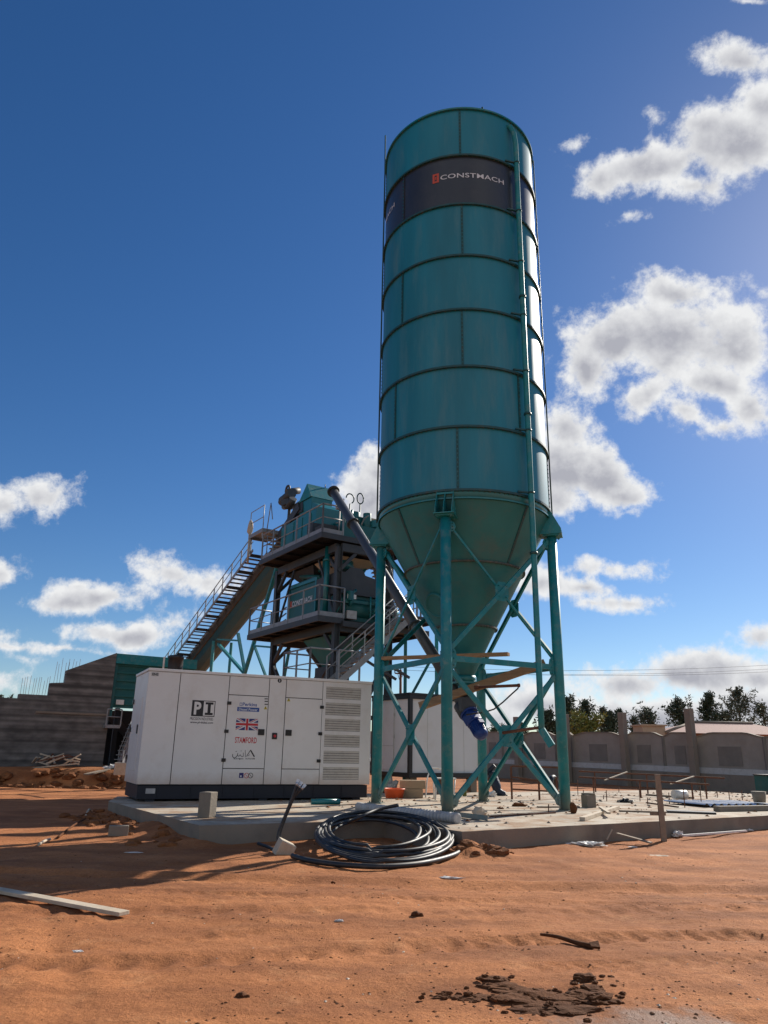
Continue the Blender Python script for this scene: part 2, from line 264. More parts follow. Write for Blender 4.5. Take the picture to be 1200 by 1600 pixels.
# ------------------------------------------------------------------ object helpers
def root_of(o):
    while o.parent: o = o.parent
    return o
def worg(o):
    p = V((0, 0, 0))
    while o: p += V(o.location); o = o.parent
    return p
def tag(o, label=None, cat=None, group=None, kind=None):
    if label: o['label'] = label
    if cat: o['category'] = cat
    if group: o['group'] = group
    if kind: o['kind'] = kind
    return o
def thing(name, label, cat, loc=(0, 0, 0), group=None):
    o = bpy.data.objects.new(name, None); col.objects.link(o); o.location = V(loc); o.empty_display_size = .2
    return tag(o, label, cat, group)
def copy_tree(o, parent=None):
    c = o.copy(); col.objects.link(c)
    if parent: c.parent = parent
    for ch in list(o.children): copy_tree(ch, c)
    return c
class MB:
    def __init__(s): s.v = []; s.f = []; s.mi = []; s.sm = []; s.cm = 0
    def mat(s, i): s.cm = i; return s
    def add(s, vs, fs, smooth=False):
        k = len(s.v); s.v += [V(p) for p in vs]
        for i, f in enumerate(fs):
            s.f.append(tuple(k+j for j in f)); s.mi.append(s.cm); s.sm.append(smooth if isinstance(smooth, bool) else smooth[i])
        return s
    def box(s, c, size, rz=0, rot=None):
        c = V(c); h = [q/2 for q in size]; mt = rot if rot else Matrix.Rotation(rz, 3, 'Z')
        vs = [c + mt @ V((x*h[0], y*h[1], z*h[2])) for x in (-1, 1) for y in (-1, 1) for z in (-1, 1)]
        return s.add(vs, [(0, 1, 3, 2), (4, 6, 7, 5), (0, 4, 5, 1), (2, 3, 7, 6), (0, 2, 6, 4), (1, 5, 7, 3)])
    def hexa(s, bot, top):
        vs = list(bot)+list(top)
        return s.add(vs, [(3, 2, 1, 0), (4, 5, 6, 7), (0, 1, 5, 4), (1, 2, 6, 5), (2, 3, 7, 6), (3, 0, 4, 7)])
    def beam(s, p, q, wd, ht, up=(0, 0, 1)):
        p = V(p); q = V(q); d = (q-p).normalized(); up = V(up)
        if abs(d.dot(up)) > .98: up = V((1, 0, 0))
        sx = d.cross(up).normalized(); sy = sx.cross(d).normalized()
        o = [(-1, -1), (1, -1), (1, 1), (-1, 1)]
        b = [p + sx*(x*wd/2) + sy*(y*ht/2) for x, y in o]; t = [q + sx*(x*wd/2) + sy*(y*ht/2) for x, y in o]
        return s.hexa(b, t)
    def channel(s, p, q, nrm, wd=.11, fl=.05, t=.008):
        """U section: web of width wd facing nrm, flanges pointing away from it"""
        p = V(p); q = V(q); d = (q-p).normalized(); nrm = (V(nrm) - d*V(nrm).dot(d)).normalized(); sx = d.cross(nrm).normalized()
        s.beam(p, q, wd, t, nrm)
        for k in (-1, 1):
            o = sx*(k*(wd/2-t/2)) - nrm*(fl/2+t/2+.0005); s.beam(p+o, q+o, t, fl, nrm)
        return s
    def tube(s, pts, r, n=12, caps=True, closed=False):
        pts = [V(p) for p in pts]; N_ = len(pts); rs = r if isinstance(r, (list, tuple)) else [r]*N_
        vs = []; prev = None
        for i, p in enumerate(pts):
            if closed: d = pts[(i+1) % N_]-pts[i-1]
            else: d = pts[min(i+1, N_-1)]-pts[max(i-1, 0)]
            d.normalize()
            if prev is None:
                a = V((0, 0, 1)) if abs(d.z) < .9 else V((1, 0, 0)); sx = d.cross(a).normalized()
            else: sx = (prev - d*prev.dot(d)).normalized()
            prev = sx; sy = d.cross(sx)
            vs += [p + (sx*math.cos(2*PI*j/n)+sy*math.sin(2*PI*j/n))*rs[i] for j in range(n)]
        fs = []; sm = []
        for i in range(N_ if closed else N_-1):
            a = i*n; b = ((i+1) % N_)*n
            for j in range(n): fs.append((a+j, a+(j+1) % n, b+(j+1) % n, b+j)); sm.append(True)
        if caps and not closed:
            fs.append(tuple(range(n-1, -1, -1))); fs.append(tuple((N_-1)*n+j for j in range(n))); sm += [False, False]
        return s.add(vs, fs, sm)
    def lathe(s, prof, c, n=64, axis='Z', a0=0, a1=2*PI, flat=False):
        c = V(c); full = abs(a1-a0-2*PI) < 1e-6; cnt = n if full else n+1
        vs = []
        for (r, z) in prof:
            for j in range(cnt):
                a = a0+(a1-a0)*j/n; vs.append(c+V((r*math.cos(a), r*math.sin(a), z)))
        fs = []
        for i in range(len(prof)-1):
            for j in range(n):
                k = (j+1) % cnt; fs.append((i*cnt+j, i*cnt+k, (i+1)*cnt+k, (i+1)*cnt+j))
        return s.add(vs, fs, not flat)
    def ringtube(s, c, r, tr, z=0, n=48, nt=8, nrm=(0, 0, 1)):
        nrm = V(nrm).normalized(); a = nrm.orthogonal().normalized(); b = nrm.cross(a)
        return s.tube([V(c)+(a*math.cos(2*PI*i/n)+b*math.sin(2*PI*i/n))*r for i in range(n)], tr, nt, closed=True)
    def cyl(s, p, q, r, n=16, r2=None): return s.tube([p, q], [r, r if r2 is None else r2], n)
    def plate(s, poly, t):
        """poly: list of 3D points in a plane, extruded both ways by t/2"""
        poly = [V(p) for p in poly]; n = len(poly); nn = V((0, 0, 0))
        for i in range(n): nn += (poly[i]-poly[0]).cross(poly[(i+1) % n]-poly[0])
        nn = nn.normalized()*(t/2)
        vs = [p-nn for p in poly]+[p+nn for p in poly]
        return s.add(vs, [tuple(range(n-1, -1, -1)), tuple(range(n, 2*n))]+[(i, (i+1) % n, n+(i+1) % n, n+i) for i in range(n)])
    def build(s, name, mats, parent=None, bevel=0):
        if not isinstance(mats, (list, tuple)): mats = [mats]
        me = bpy.data.meshes.new(name); o = bpy.data.objects.new(name, me); col.objects.link(o)
        off = worg(parent) if parent else V((0, 0, 0)); o.parent = parent
        me.from_pydata([tuple(p-off) for p in s.v], [], s.f)
        for m_ in mats: me.materials.append(m_)
        me.polygons.foreach_set('material_index', s.mi); me.polygons.foreach_set('use_smooth', s.sm); me.update()
        if bevel:
            bv = o.modifiers.new('bevel', 'BEVEL'); bv.width = bevel; bv.segments = 2; bv.limit_method = 'ANGLE'
        return o
def build_at(mb, name, mats, loc, bevel=0):
    """single-mesh top-level thing with its origin at loc"""
    o = mb.build(name, mats, None, bevel); loc = V(loc); o.data.transform(Matrix.Translation(-loc)); o.location = loc; return o

def text2d(txt, size, bold=0., spacing=1.0, xs=1.0):
    cu = bpy.data.curves.new('t', 'FONT'); cu.body = txt; cu.size = size; cu.offset = bold; cu.space_character = spacing; cu.fill_mode = 'FRONT'; cu.resolution_u = 3
    o = bpy.data.objects.new('t', cu); col.objects.link(o); bpy.context.view_layer.update()
    dg = bpy.context.evaluated_depsgraph_get(); me = bpy.data.meshes.new_from_object(o.evaluated_get(dg))
    vs = [(v.co.x*xs, v.co.y) for v in me.vertices]; fs = [tuple(p.vertices) for p in me.polygons]
    bpy.data.objects.remove(o); bpy.data.curves.remove(cu); bpy.data.meshes.remove(me)
    x0 = min(v[0] for v in vs); x1 = max(v[0] for v in vs); y0 = min(v[1] for v in vs); y1 = max(v[1] for v in vs)
    return vs, fs, (x0, y0, x1, y1)
def fit_text(txt, x0, y0, x1, y1, bold=0., spacing=1.):
    vs, fs, b = text2d(txt, 1.0, bold, spacing)
    return [(x0+(v[0]-b[0])/(b[2]-b[0])*(x1-x0), y0+(v[1]-b[1])/(b[3]-b[1])*(y1-y0)) for v in vs], fs

# ------------------------------------------------------------------ ground
def axis_coords(lo, hi, dlo, dhi, step, grow, far):
    c = []; x = dlo
    while x <= dhi: c.append(x); x += step
    s_ = step; x = c[-1]
    while x < hi:
        s_ = min(s_*grow, far); x += s_; c.append(x)
    s_ = step; x = c[0]; pre = []
    while x > lo:
        s_ = min(s_*grow, far); x -= s_; pre.append(x)
    return pre[::-1]+c
def sm(x, a, b):
    t = max(0, min(1, (x-a)/(b-a))); return t*t*(3-2*t)
A_ = V((-2.98, 13.46)); J_ = V((.12, 15.25)); D_ = V((1.4, 13.35)); E_ = V((17.5, 24.2)); B_ = V((-6.36, 18.82))
def seg_d(p, a, b):
    ab = b-a; t = max(0, min(1, (p-a).dot(ab)/ab.dot(ab))); return (p-(a+ab*t)).length
def height(x, y):
    p = V((x*.9, y*.9, 0)); d = math.hypot(x, y-8)
    h = .035*noise.fractal(V((x*.35, y*.35, 3)), 1, 2, 4)
    if d < 26:
        h += .019*noise.fractal(V((x*1.5+3, y*1.5, 1)), .8, 2.1, 6)
        r1 = noise.fractal(V((x*2.6, y*2.6, 7)), .8, 2, 4); h += .022*max(0, r1-.3)
    # wheel ruts
    q = y-(6.9+.16*x+.25*math.sin(x*.7)); h += -.045*math.exp(-(q/.13)**2)*(.6+.4*math.sin(x*22)) + .02*math.exp(-((q-.24)/.1)**2)*(.5+.5*noise.noise(V((x*5, y*5, 0))))
    q = y-(8.5+.10*x); h += (-.025*math.exp(-(q/.12)**2)+.015*math.exp(-((q-.22)/.09)**2))*(.6+.4*math.sin(x*23))
    q = y-(10.3-.04*x); h += -.035*math.exp(-(q/.15)**2)+.024*math.exp(-((q-.3)/.12)**2)
    q = x-(-2.2+.9*(y-6)*-.55); h += -.018*math.exp(-(q/.16)**2)*sm(y, 5, 6)*(1-sm(y, 8.5, 9.5))
    if 4 < y < 12 and -6 < x < 6:
        for (c0_, sl, x0, x1, bw) in ((6.05, .20, .6, 6, .16), (7.0, .20, .2, 6, .16), (9.3, -.07, -6, 6, .15), (10.1, -.07, -6, 6, .15), (7.9, .42, -6, -.4, .15)):
            q = y-(c0_+sl*x+.12*math.sin(x*.9)); wn = max(0, 1-abs(q)/bw)
            if wn > 0:
                wn = min(1, wn*3)*sm(x, x0, x0+.8)*(1-sm(x, x1-.8, x1))*(.35+.65*min(1, max(0, .5+1.5*noise.noise(V((x*.9, y*.3, c0_))))))
                h += wn*(.012*math.sin((x+abs(q)*.9)*2*PI/.19)-.018)
    # dug soil thrown against the slab
    P = V((x, y))
    dl = seg_d(P, A_, B_); h += .20*math.exp(-(dl/.45)**2)*(.55+.8*noise.noise(V((x*1.1, y*1.1, 5))))*sm(y, 12.6, 14.5)*(1-sm(y, 19, 20))
    df = seg_d(P, A_, J_); h += .05*math.exp(-(df/.5)**2)*(.5+.9*noise.noise(V((x*1.6, y*1.6, 8))))
    df = seg_d(P, D_, E_); h += .05*math.exp(-(df/.3)**2)*(.35+1.2*noise.noise(V((x*1.3, y*1.3, 2))))
    h += .22*math.exp(-(((x-1.55)/.45)**2+((y-12.95)/.3)**2))*(.8+.6*noise.noise(V((x*5, y*5, 2))))
    h += .06*math.exp(-(((x+5.2)/.8)**2+((y-15.2)/.7)**2))
    # raised terrace and its cut bank at the far left
    yb = 31.6+.25*noise.noise(V((x*.8, 0, 0)))+.25*noise.noise(V((x*3, 1, 0)))
    left = 1-sm(x, -9.6, -7.2)
    h += (.66+.05*noise.noise(V((x*.7, y*.7, 0))))*sm(y, yb, yb+.75)*left
    h -= .10*math.exp(-((y-31.2)/.6)**2)*left
    if y > 60: h += .02*(y-60)*0
    # foreground hollow
    h -= .035*math.exp(-(((x-1.8)/1.1)**2+((y-5.0)/.6)**2))
    return h
xs = axis_coords(-900, 900, -5.2, 5.2, .042, 1.13, 60); ys = axis_coords(-60, 1500, 4.6, 10.0, .040, 1.035, 60)
ys2 = []
for i, y in enumerate(ys):
    ys2.append(y)
    if 31 < y < 33.5 and i+1 < len(ys):
        for k in range(1, 4): ys2.append(y+(ys[i+1]-y)*k/4)
ys = ys2
gv = [(x, y, height(x, y)) for y in ys for x in xs]; nx = len(xs)
gf = [(j*nx+i, j*nx+i+1, (j+1)*nx+i+1, (j+1)*nx+i) for j in range(len(ys)-1) for i in range(nx-1)]
mb = MB(); mb.add(gv, gf, True); g = mb.build('ground', M['soil']); tag(g, kind='structure')

# pebbles and crumbs of soil that nobody could count
mb = MB()
def pebble(mb, c, r, sq=.6):
    a = [V((1, 0, 0)), V((0, 1, 0)), V((-1, 0, 0)), V((0, -1, 0)), V((0, 0, 1)), V((0, 0, -1))]
    q = Matrix.Rotation(random.random()*6, 3, 'Z')
    vs = [V(c)+(q @ V((p.x*r*random.uniform(.7, 1.3), p.y*r*random.uniform(.6, 1.1), p.z*r*sq))) for p in a]
    mb.add(vs, [(0, 1, 4), (1, 2, 4), (2, 3, 4), (3, 0, 4), (1, 0, 5), (2, 1, 5), (3, 2, 5), (0, 3, 5)])
for i in range(5200):
    y = 4.8+random.random()**1.6*10; x = random.uniform(-.62, .62)*y
    if noise.noise(V((x*.8, y*.8, 9))) < random.uniform(-.35, .35): continue
    mb.mat(0 if random.random() < .93 else 1); pebble(mb, (x, y, height(x, y)+.0), random.choice((.005, .006, .007, .009, .012, .018)), .45)
o = mb.build('soil_crumbs', [M['clod'], M['palewood']]); tag(o, 'small crumbs and pebbles scattered over the red soil', 'pebbles', kind='stuff')

# clods
def clod(c, r, seed, sq=.7, sub=2):
    import bmesh
    bm = bmesh.new(); bmesh.ops.create_icosphere(bm, subdivisions=sub, radius=1)
    vs = []
    for v in bm.verts:
        k = 1+.45*noise.fractal(v.co*1.6+V((seed*3.1, seed, 0)), 1, 2, 4); vs.append(V((v.co.x*r[0]*k, v.co.y*r[1]*k, v.co.z*r[2]*k))+V(c))
    fs = [tuple(v.index for v in f.verts) for f in bm.faces]; bm.free(); return vs, fs
def heap(name, label, cat, spots, mt, loc, sub=3, smooth=False):
    mb = MB()
    for i, (c, r) in enumerate(spots):
        v, f = clod(c, r, i+len(spots)*1.7, sub=sub); mb.add(v, f, smooth)
    return tag(build_at(mb, name, mt, loc), label, cat)
c0 = gz(870, 1572); sp = []
for px, py, rx in ((785, 1545, .16), (815, 1552, .20), (845, 1556, .2), (880, 1562, .17), (905, 1560, .16), (925, 1555, .15), (940, 1568, .12), (800, 1562, .18), (770, 1535, .12), (860, 1572, .2), (835, 1577, .17), (900, 1577, .18), (760, 1560, .10), (735, 1562, .08), (715, 1560, .07), (690, 1560, .06), (915, 1540, .09)):
    p = gz(px, py); sp.append(((p.x, p.y, height(p.x, p.y)+.002), (rx*.95, rx*.50, rx*.15)))
    if px in (905, 925, 940, 915, 870): sp.append(((p.x, p.y+.03, height(p.x, p.y)+.02), (.085, .055, .026)))
    for k in range(9): sp.append(((p.x+random.gauss(0, .11), p.y+random.gauss(0, .09), height(p.x, p.y)+random.uniform(-.005, .03)), (lambda q: (q*1.5, q, q*.7))(random.uniform(.005, .018))))
heap('mud_heap', 'dark crumbled heap of damp mud in the near right foreground', 'mud heap', sp, M['clod'], (c0.x, c0.y, 0))
for i, (px, py, r, lb) in enumerate(((650, 1431, .05, 'small dark clod alone in the middle of the open soil'), (520, 1380, .022, 'tiny dark clod left of the white scrap near the cable coil'), (377, 1560, .04, 'small clod at the bottom left foreground'), (966, 1570, .03, 'small dark lump just right of the mud heap'))):
    p = gz(px, py); heap('soil_clod', lb, 'clod', [((p.x, p.y, .01), (r, r*.8, r*.7)), ((p.x+r, p.y, .005), (r*.5,)*3)], M['clod'], (p.x, p.y, 0), 2)
# dug soil lumps beside the slab
sp = []
for k in range(60):
    t = random.random(); q = A_.lerp(B_, t); q += V((random.uniform(-.9, -.05), random.uniform(-.5, .2)))
    r = random.uniform(.03, .13); sp.append(((q.x, q.y, height(q.x, q.y)), (r*1.3, r, r*.7)))
tag(heap('soil_heap', 'dark dug soil banked along the left side of the generator slab', 'soil heap', sp, M['heap'], (-4.8, 15.8, 0), 2), kind='stuff')
sp = []
for k in range(34):
    q = V((1.55+random.gauss(0, .3), 12.9+random.gauss(0, .16))); r = random.uniform(.03, .11); sp.append(((q.x, q.y, height(q.x, q.y)), (r*1.3, r, r*.7)))
tag(heap('soil_heap', 'brown soil heap against the slab corner right of the cable coil', 'soil heap', sp, M['heap'], (1.55, 12.9, 0), 2), kind='stuff')
sp = []
for k in range(150):
    x = random.uniform(-18, -9.3); r = random.uniform(.04, .22); y = random.uniform(30.6, 32.2); sp.append(((x, y, height(x, y)), (r*1.2, r, r*.7)))
tag(heap('bank_rubble', 'lumps of earth fallen along the foot of the cut bank at left', 'rubble', sp, M['heap'], (-13, 31, 0), 2), kind='stuff')

# ------------------------------------------------------------------ concrete slab
ZS = .32
poly = [A_, J_, D_, E_, V((12.4, 32.2)), V((-1.9, 23.6)), V((-6.78, 20.65)), B_]
def slab_prism(poly, z0, z1):
    mb = MB(); n = len(poly)
    # subdivide the edges so the rim can wander like a hand-poured slab
    pts = []
    for i in range(n):
        a, b = poly[i], poly[(i+1) % n]; k = max(2, int((b-a).length/.25))
        for j in range(k):
            q = a.lerp(b, j/k); w_ = .012*noise.noise(V((q.x*2, q.y*2, 0))); pts.append(V((q.x+w_, q.y+w_, z1+.006*noise.noise(V((q.x*3, q.y*3, 4))))))
    m_ = len(pts)
    mb.add(pts, [tuple(range(m_))])
    mb.mat(1); mb.add(pts+[V((p.x, p.y, z0)) for p in pts], [(i, m_+i, m_+(i+1) % m_, (i+1) % m_) for i in range(m_)])
    return mb
mb = slab_prism([V((p.x, p.y)) for p in poly], -.35, ZS)
sl_ = mb.build('pavement', [M['slab'], M['conc']]); tag(sl_, 'raised concrete slab carrying the generator and the silo', kind='structure')

# ------------------------------------------------------------------ cement silo
CX, CY, RR = 2.174, 19.38, 2.30
AZC = math.atan2(CX, CY); TOC = V((-math.sin(AZC), -math.cos(AZC), 0)); RGT = V((math.cos(AZC), -math.sin(AZC), 0))
def sp_(th, r, z): t = R(th); return V((CX, CY, 0)) + TOC*(r*math.cos(t)) + RGT*(r*math.sin(t)) + V((0, 0, z))
silo = thing('cement_silo', 'tall teal cement silo on four braced legs with a charcoal band near its top', 'silo', (CX, CY, ZS))
Z0 = 7.68; DZ = 1.694; ZR = [Z0+i*DZ for i in range(8)]
def shell(z0, z1, wob=.0):
    mb = MB(); n = 144; rows = 5; vs = []
    for i in range(rows):
        z = z0+(z1-z0)*i/(rows-1)
        for j in range(n):
            th = 360*j/n
            dr = .007*noise.noise(V((math.cos(R(th))*2.2, math.sin(R(th))*2.2, z*.9)))*math.sin(PI*i/(rows-1))
            vs.append(sp_(th, RR+dr, z))
    fs = [(i*n+(j+1) % n, i*n+j, (i+1)*n+j, (i+1)*n+(j+1) % n) for i in range(rows-1) for j in range(n)]
    mb.add([p for p in vs], fs, True); return mb
SEAMS = {0: (-3, 87, 177, -93), 1: (-50, 40, 130, -140), 2: (1, 91, 181, -89), 3: (-44, 51, 136, -134), 4: (2, 92, 182, -88), 5: (-44, 50, 136, -134), 6: (1.5, 91, 181, -89)}
for i in range(7):
    mb = shell(ZR[i]+.01, ZR[i+1]-.01)
    sec = mb.build('shell_section', M['band'] if i == 5 else M['teal_shell'], silo)
    if i == 5: sec['label'] = 'charcoal painted band section of the silo shell'
    for th in SEAMS[i]:
        mb = MB(); t = R(th); nrm = (TOC*math.cos(t)+RGT*math.sin(t)); tg = (-TOC*math.sin(t)+RGT*math.cos(t))
        c = sp_(th, RR+.012, (ZR[i]+ZR[i+1])/2)
        mb.mat(0); mb.hexa([c+nrm*a+tg*b-V((0, 0, DZ/2-.03)) for a, b in ((-.02, -.028), (-.02, .028), (.012, .028), (.012, -.028))], [c+nrm*a+tg*b+V((0, 0, DZ/2-.03)) for a, b in ((-.02, -.028), (-.02, .028), (.012, .028), (.012, -.028))])
        mb.mat(1)
        for k in range(13):
            q = c+nrm*.016+V((0, 0, -DZ/2+.12+k*(DZ-.24)/12)); mb.box(q, (.022, .022, .03), rz=math.atan2(nrm.y, nrm.x))
        mb.build('seam', [M['band'] if i == 5 else M['teal_edge'], M['teal']], sec)
for i, z in enumerate(ZR):
    mb = MB(); t_ = .028
    prof = [(RR-.01, z-t_), (RR+.062, z-t_), (RR+.062, z+t_), (RR-.01, z+t_)]
    mb.lathe([(r, zz) for r, zz in prof], (CX, CY, 0), n=144, flat=True)
    mb.mat(1)
    for k in range(110):
        th = 360*k/110; p = sp_(th, RR+.036, z-t_-.012); mb.box(p, (.022, .022, .024), rz=R(th))
    mb.build('flange_ring', [M['teal_edge'] if i < 7 else M['teal'], M['seam']], silo)
# top cover
mb = MB(); mb.lathe([(RR+.05, ZR[7]+.03), (RR-.2, ZR[7]+.16), (.4, ZR[7]+.45), (0.01, ZR[7]+.45)], (CX, CY, 0), n=96)
roof = mb.build('roof', M['teal'], silo)
mb = MB(); p = sp_(20, RR-.15, 0)
mb.cyl((p.x, p.y, ZR[7]+.1), (p.x, p.y, ZR[7]+.30), .03); mb.build('vent', M['teal_edge'], silo)
# skirt and cone
mb = MB(); mb.lathe([(RR-.02, 7.46), (RR+.01, 7.46), (RR+.01, 7.655)], (CX, CY, 0), n=144); mb.lathe([(RR-.02, 7.46), (RR+.035, 7.46), (RR+.035, 7.50), (RR, 7.50)], (CX, CY, 0), n=144, flat=True)
mb.build('skirt_ring', M['teal'], silo)
cone_prof = [(.2, 3.42), (.80, 4.63), (1.56, 6.09), (2.285, 7.46)]
mb = MB(); mb.lathe(cone_prof, (CX, CY, 0), n=96)
cone = mb.build('cone', M['cone'], silo)
for r, z in ((1.56, 6.09), (.80, 4.63)):
    mb = MB(); mb.lathe([(r-.02, z-.02), (r+.05, z-.02), (r+.05, z+.02), (r-.0, z+.02)], (CX, CY, 0), n=96, flat=True)
    for k in range(60):
        th = 6*k; p = sp_(th, r+.03, z-.035); mb.box(p, (.018, .018, .02), rz=R(th))
    mb.build('cone_flange', M['seam'], cone)
for th in (-46, 44, 134, -136):
    mb = MB(); a = sp_(th, 1.575, 6.12); b = sp_(th, 2.29, 7.45); t = R(th); nr = TOC*math.cos(t)+RGT*math.sin(t)
    mb.beam(a+nr*.004, b+nr*.004, .07, .014, nr)
    for k in range(16):
        q = a.lerp(b, (k+.5)/16)+nr*.012; mb.box(q, (.02, .02, .02))
    mb.build('cone_seam', M['teal_edge'], cone)
# manhole on the cone
zc = 5.12; rc = .80+(zc-4.63)*.52; nrm = (sp_(-42, 1, 0)-V((CX, CY, 0))); nrm = (nrm + V((0, 0, -.52))).normalized(); cc = sp_(-42, rc+.03, zc)
mb = MB(); mb.ringtube(cc, .30, .035, nrm=nrm, n=32); mb.cyl(cc-nrm*.05, cc+nrm*.012, .27, 32)
mb.build('manhole', M['cone'], cone)
mb = MB(); mb.cyl((CX, CY, 3.30), (CX, CY, 3.44), .26, 24); mb.cyl((CX, CY, 3.0), (CX, CY, 3.30), .2, 20); mb.box((CX, CY, 3.27), (.62, .5, .05), rz=.3)
mb.build('outlet', M['teal'], silo)
# legs
LEG = [0]*4; RL = 2.33
for k, adeg in enumerate((-17, -107, 163, 73)):      # right, front, left, back
    LEG[k] = V((CX+RL*math.cos(R(adeg)), CY+RL*math.sin(R(adeg)), 0))
    d = V((math.cos(R(adeg)), math.sin(R(adeg)), 0)); tg = V((-d.y, d.x, 0)); P = LEG[k]; C3 = V((CX, CY, 0))
    mb = MB(); mb.cyl(P+V((0, 0, ZS+.02)), P+V((0, 0, 7.0)), .128, 28)
    leg = mb.build('leg', M['teal_frame'], silo)
    mb = MB(); mb.box(P+V((0, 0, ZS+.01)), (.36, .36, .02), rz=R(adeg))
    for s in (-1, 1):
        for t2 in (-1, 1): mb.cyl(P+d*(.13*s)+tg*(.13*t2)+V((0, 0, ZS+.02)), P+d*(.13*s)+tg*(.13*t2)+V((0, 0, ZS+.06)), .018, 6)
    mb.build('foot_plate', M['teal_frame'], leg)
    mb = MB()
    for off in (-.205, 0, .205):
        pl = [(2.285, 7.66), (2.345, 7.66), (2.60, 7.16), (2.60, 7.05), (2.02, 7.05)]
        mb.plate([C3+d*r+tg*off+V((0, 0, z)) for r, z in pl], .016)
    mb.box(P+V((0, 0, 7.035)), (.56, .50, .024), rz=R(adeg)); mb.box(P-d*.0+V((0, 0, 7.005)), (.42, .42, .03), rz=R(adeg))
    mb.box(C3+d*2.35+V((0, 0, 7.60)), (.05, .43, .05), rz=R(adeg))
    for s in (-1, 1):
        for t2 in (-1, 1): mb.cyl(P+d*(.17*s)+tg*(.17*t2)+V((0, 0, 6.96)), P+d*(.17*s)+tg*(.17*t2)+V((0, 0, 7.07)), .02, 6)
    mb.build('bracket', M['teal_frame'], silo)
def off_pt(a, b, z, r): d = (b-a).normalized(); return a+d*r+V((0, 0, z))
for k in range(4):
    a = LEG[k]; b = LEG[(k+1) % 4]; mid = (a+b)/2; out = (mid-V((CX, CY, 0))).normalized(); al = (b-a).normalized()
    for (z0, z1) in (((.52, 3.40), (3.86, 6.86)) if k != 2 else ((3.86, 6.86),)):      # the conveyor passes through the open lower bay
        for fl, (p, q) in enumerate(((off_pt(a, b, z0, .12), off_pt(b, a, z1, .12)), (off_pt(a, b, z1, .12), off_pt(b, a, z0, .12)))):
            o_ = out*(.02 if fl else -.045)
            thin = z0 > 3 and ((k == 0 and fl == 0) or (k == 1 and fl == 1))
            mb = MB(); mb.channel(p+o_, q+o_, out, .055 if thin else .11, .035 if thin else .05, .009)
            mb.build('brace', M['teal_frame'], silo)
        c = mid+V((0, 0, (z0+z1)/2))
        mb = MB(); mb.plate([c+out*-.02+al*x+V((0, 0, y)) for x, y in ((-.2, -.12), (-.1, -.24), (.1, -.24), (.2, -.12), (.2, .12), (.1, .24), (-.1, .24), (-.2, .12))], .012)
        for sx in (-1, 1):
            for sy in (-1, 1): mb.cyl(c+al*(.11*sx)+V((0, 0, .14*sy))-out*.04, c+al*(.11*sx)+V((0, 0, .14*sy))+out*.045, .016, 6)
        mb.build('gusset', M['teal_frame'], silo)
    if k != 2: mb = MB(); mb.channel(off_pt(a, b, 3.63, .13), off_pt(b, a, 3.63, .13), out, .13, .055, .009); mb.build('tie_beam', M['teal_frame'], silo)
    for (p, q) in ((a, b), (b, a)):
        dd = (q-p).normalized()
        for zc_ in ((.56, 3.63, 6.80) if k != 2 else (3.9, 6.80)):
            mb = MB(); h2 = .17 if zc_ > 1 and zc_ < 5 else .15
            h2 = .30 if 1 < zc_ < 5 else .16
            mb.plate([p+dd*x+V((0, 0, zc_+y)) - out*.012 for x, y in ((.12, -h2), (.26, -h2*.6), (.30, 0), (.26, h2*.6), (.12, h2))], .012)
            for yy in (-.5, 0, .5): mb.cyl(p+dd*.2+V((0, 0, zc_+yy*h2))-out*.03, p+dd*.2+V((0, 0, zc_+yy*h2))+out*.04, .016, 6)
            mb.build('gusset', M['teal_frame'], silo)
# fill pipe
TH = 43
pp = sp_(TH, 2.47, 0)
mb = MB(); mb.tube([(pp.x, pp.y, z) for z in (2.05, 3, 5, 7, 9, 11, 13, 15, 17, 18.6)]+[tuple(sp_(TH-1, 2.45, 19.0)), tuple(sp_(TH-2, 2.36, 19.28)), tuple(sp_(TH-3, 2.25, 19.33))], .072, 16)
pipe = mb.build('fill_pipe', M['teal_frame'], silo)
for z in (6.2, 9.9, 13.4): mb = MB(); mb.cyl((pp.x, pp.y, z-.03), (pp.x, pp.y, z+.03), .098, 14); mb.build('pipe_coupling', M['teal_edge'], pipe)
for z in ZR[:7]:
    mb = MB(); q = sp_(TH-8, RR+.06, z+.07); mb.beam(q, (pp.x, pp.y, z+.07), .05, .04); mb.beam(sp_(TH+3, RR+.03, z+.07), (pp.x, pp.y, z+.07), .05, .04); mb.cyl((pp.x, pp.y, z+.05), (pp.x, pp.y, z+.09), .088, 14)
    mb.build('pipe_clamp', M['teal_edge'], pipe)
# coupling end lying askew at the foot of the pipe, carried by a rod from the brace crossing
q0 = V((pp.x, pp.y, 2.10)); mb = MB(); q1 = q0+RGT*.20+V((0, 0, -.34))+TOC*.05
rt = (q1-q0).normalized().to_track_quat('Z', 'Y').to_matrix()
for sx, sy, wx, wy in ((.07, 0, .012, .15), (-.07, 0, .012, .15), (0, .07, .128, .012), (0, -.07, .128, .012)):
    mb.box((q0+q1)/2+rt @ V((sx, sy, 0)), (wx, wy, .42), rot=rt)
mb.build('pipe_elbow', M['teal_frame'], pipe)
mb = MB(); mb.cyl(sp_(28, 1.75, 2.02), V((pp.x, pp.y, 2.15)), .035, 10); mb.build('support_rod', M['rust'], pipe)
# relief pipes on the flanks
mb = MB(); q = sp_(-91, RR+.085, 0); mb.tube([(q.x, q.y, 7.6), (q.x, q.y, 19.5), tuple(sp_(-91, RR+.10, 21.1))], .022, 8); mb.build('ladder_rail', M['teal_edge'], silo)
mb = MB(); q = sp_(89, RR+.085, 0); mb.tube([(q.x, q.y, 7.6), (q.x, q.y, 19.6)], .02, 8); mb.build('cable_conduit', M['teal_edge'], silo)
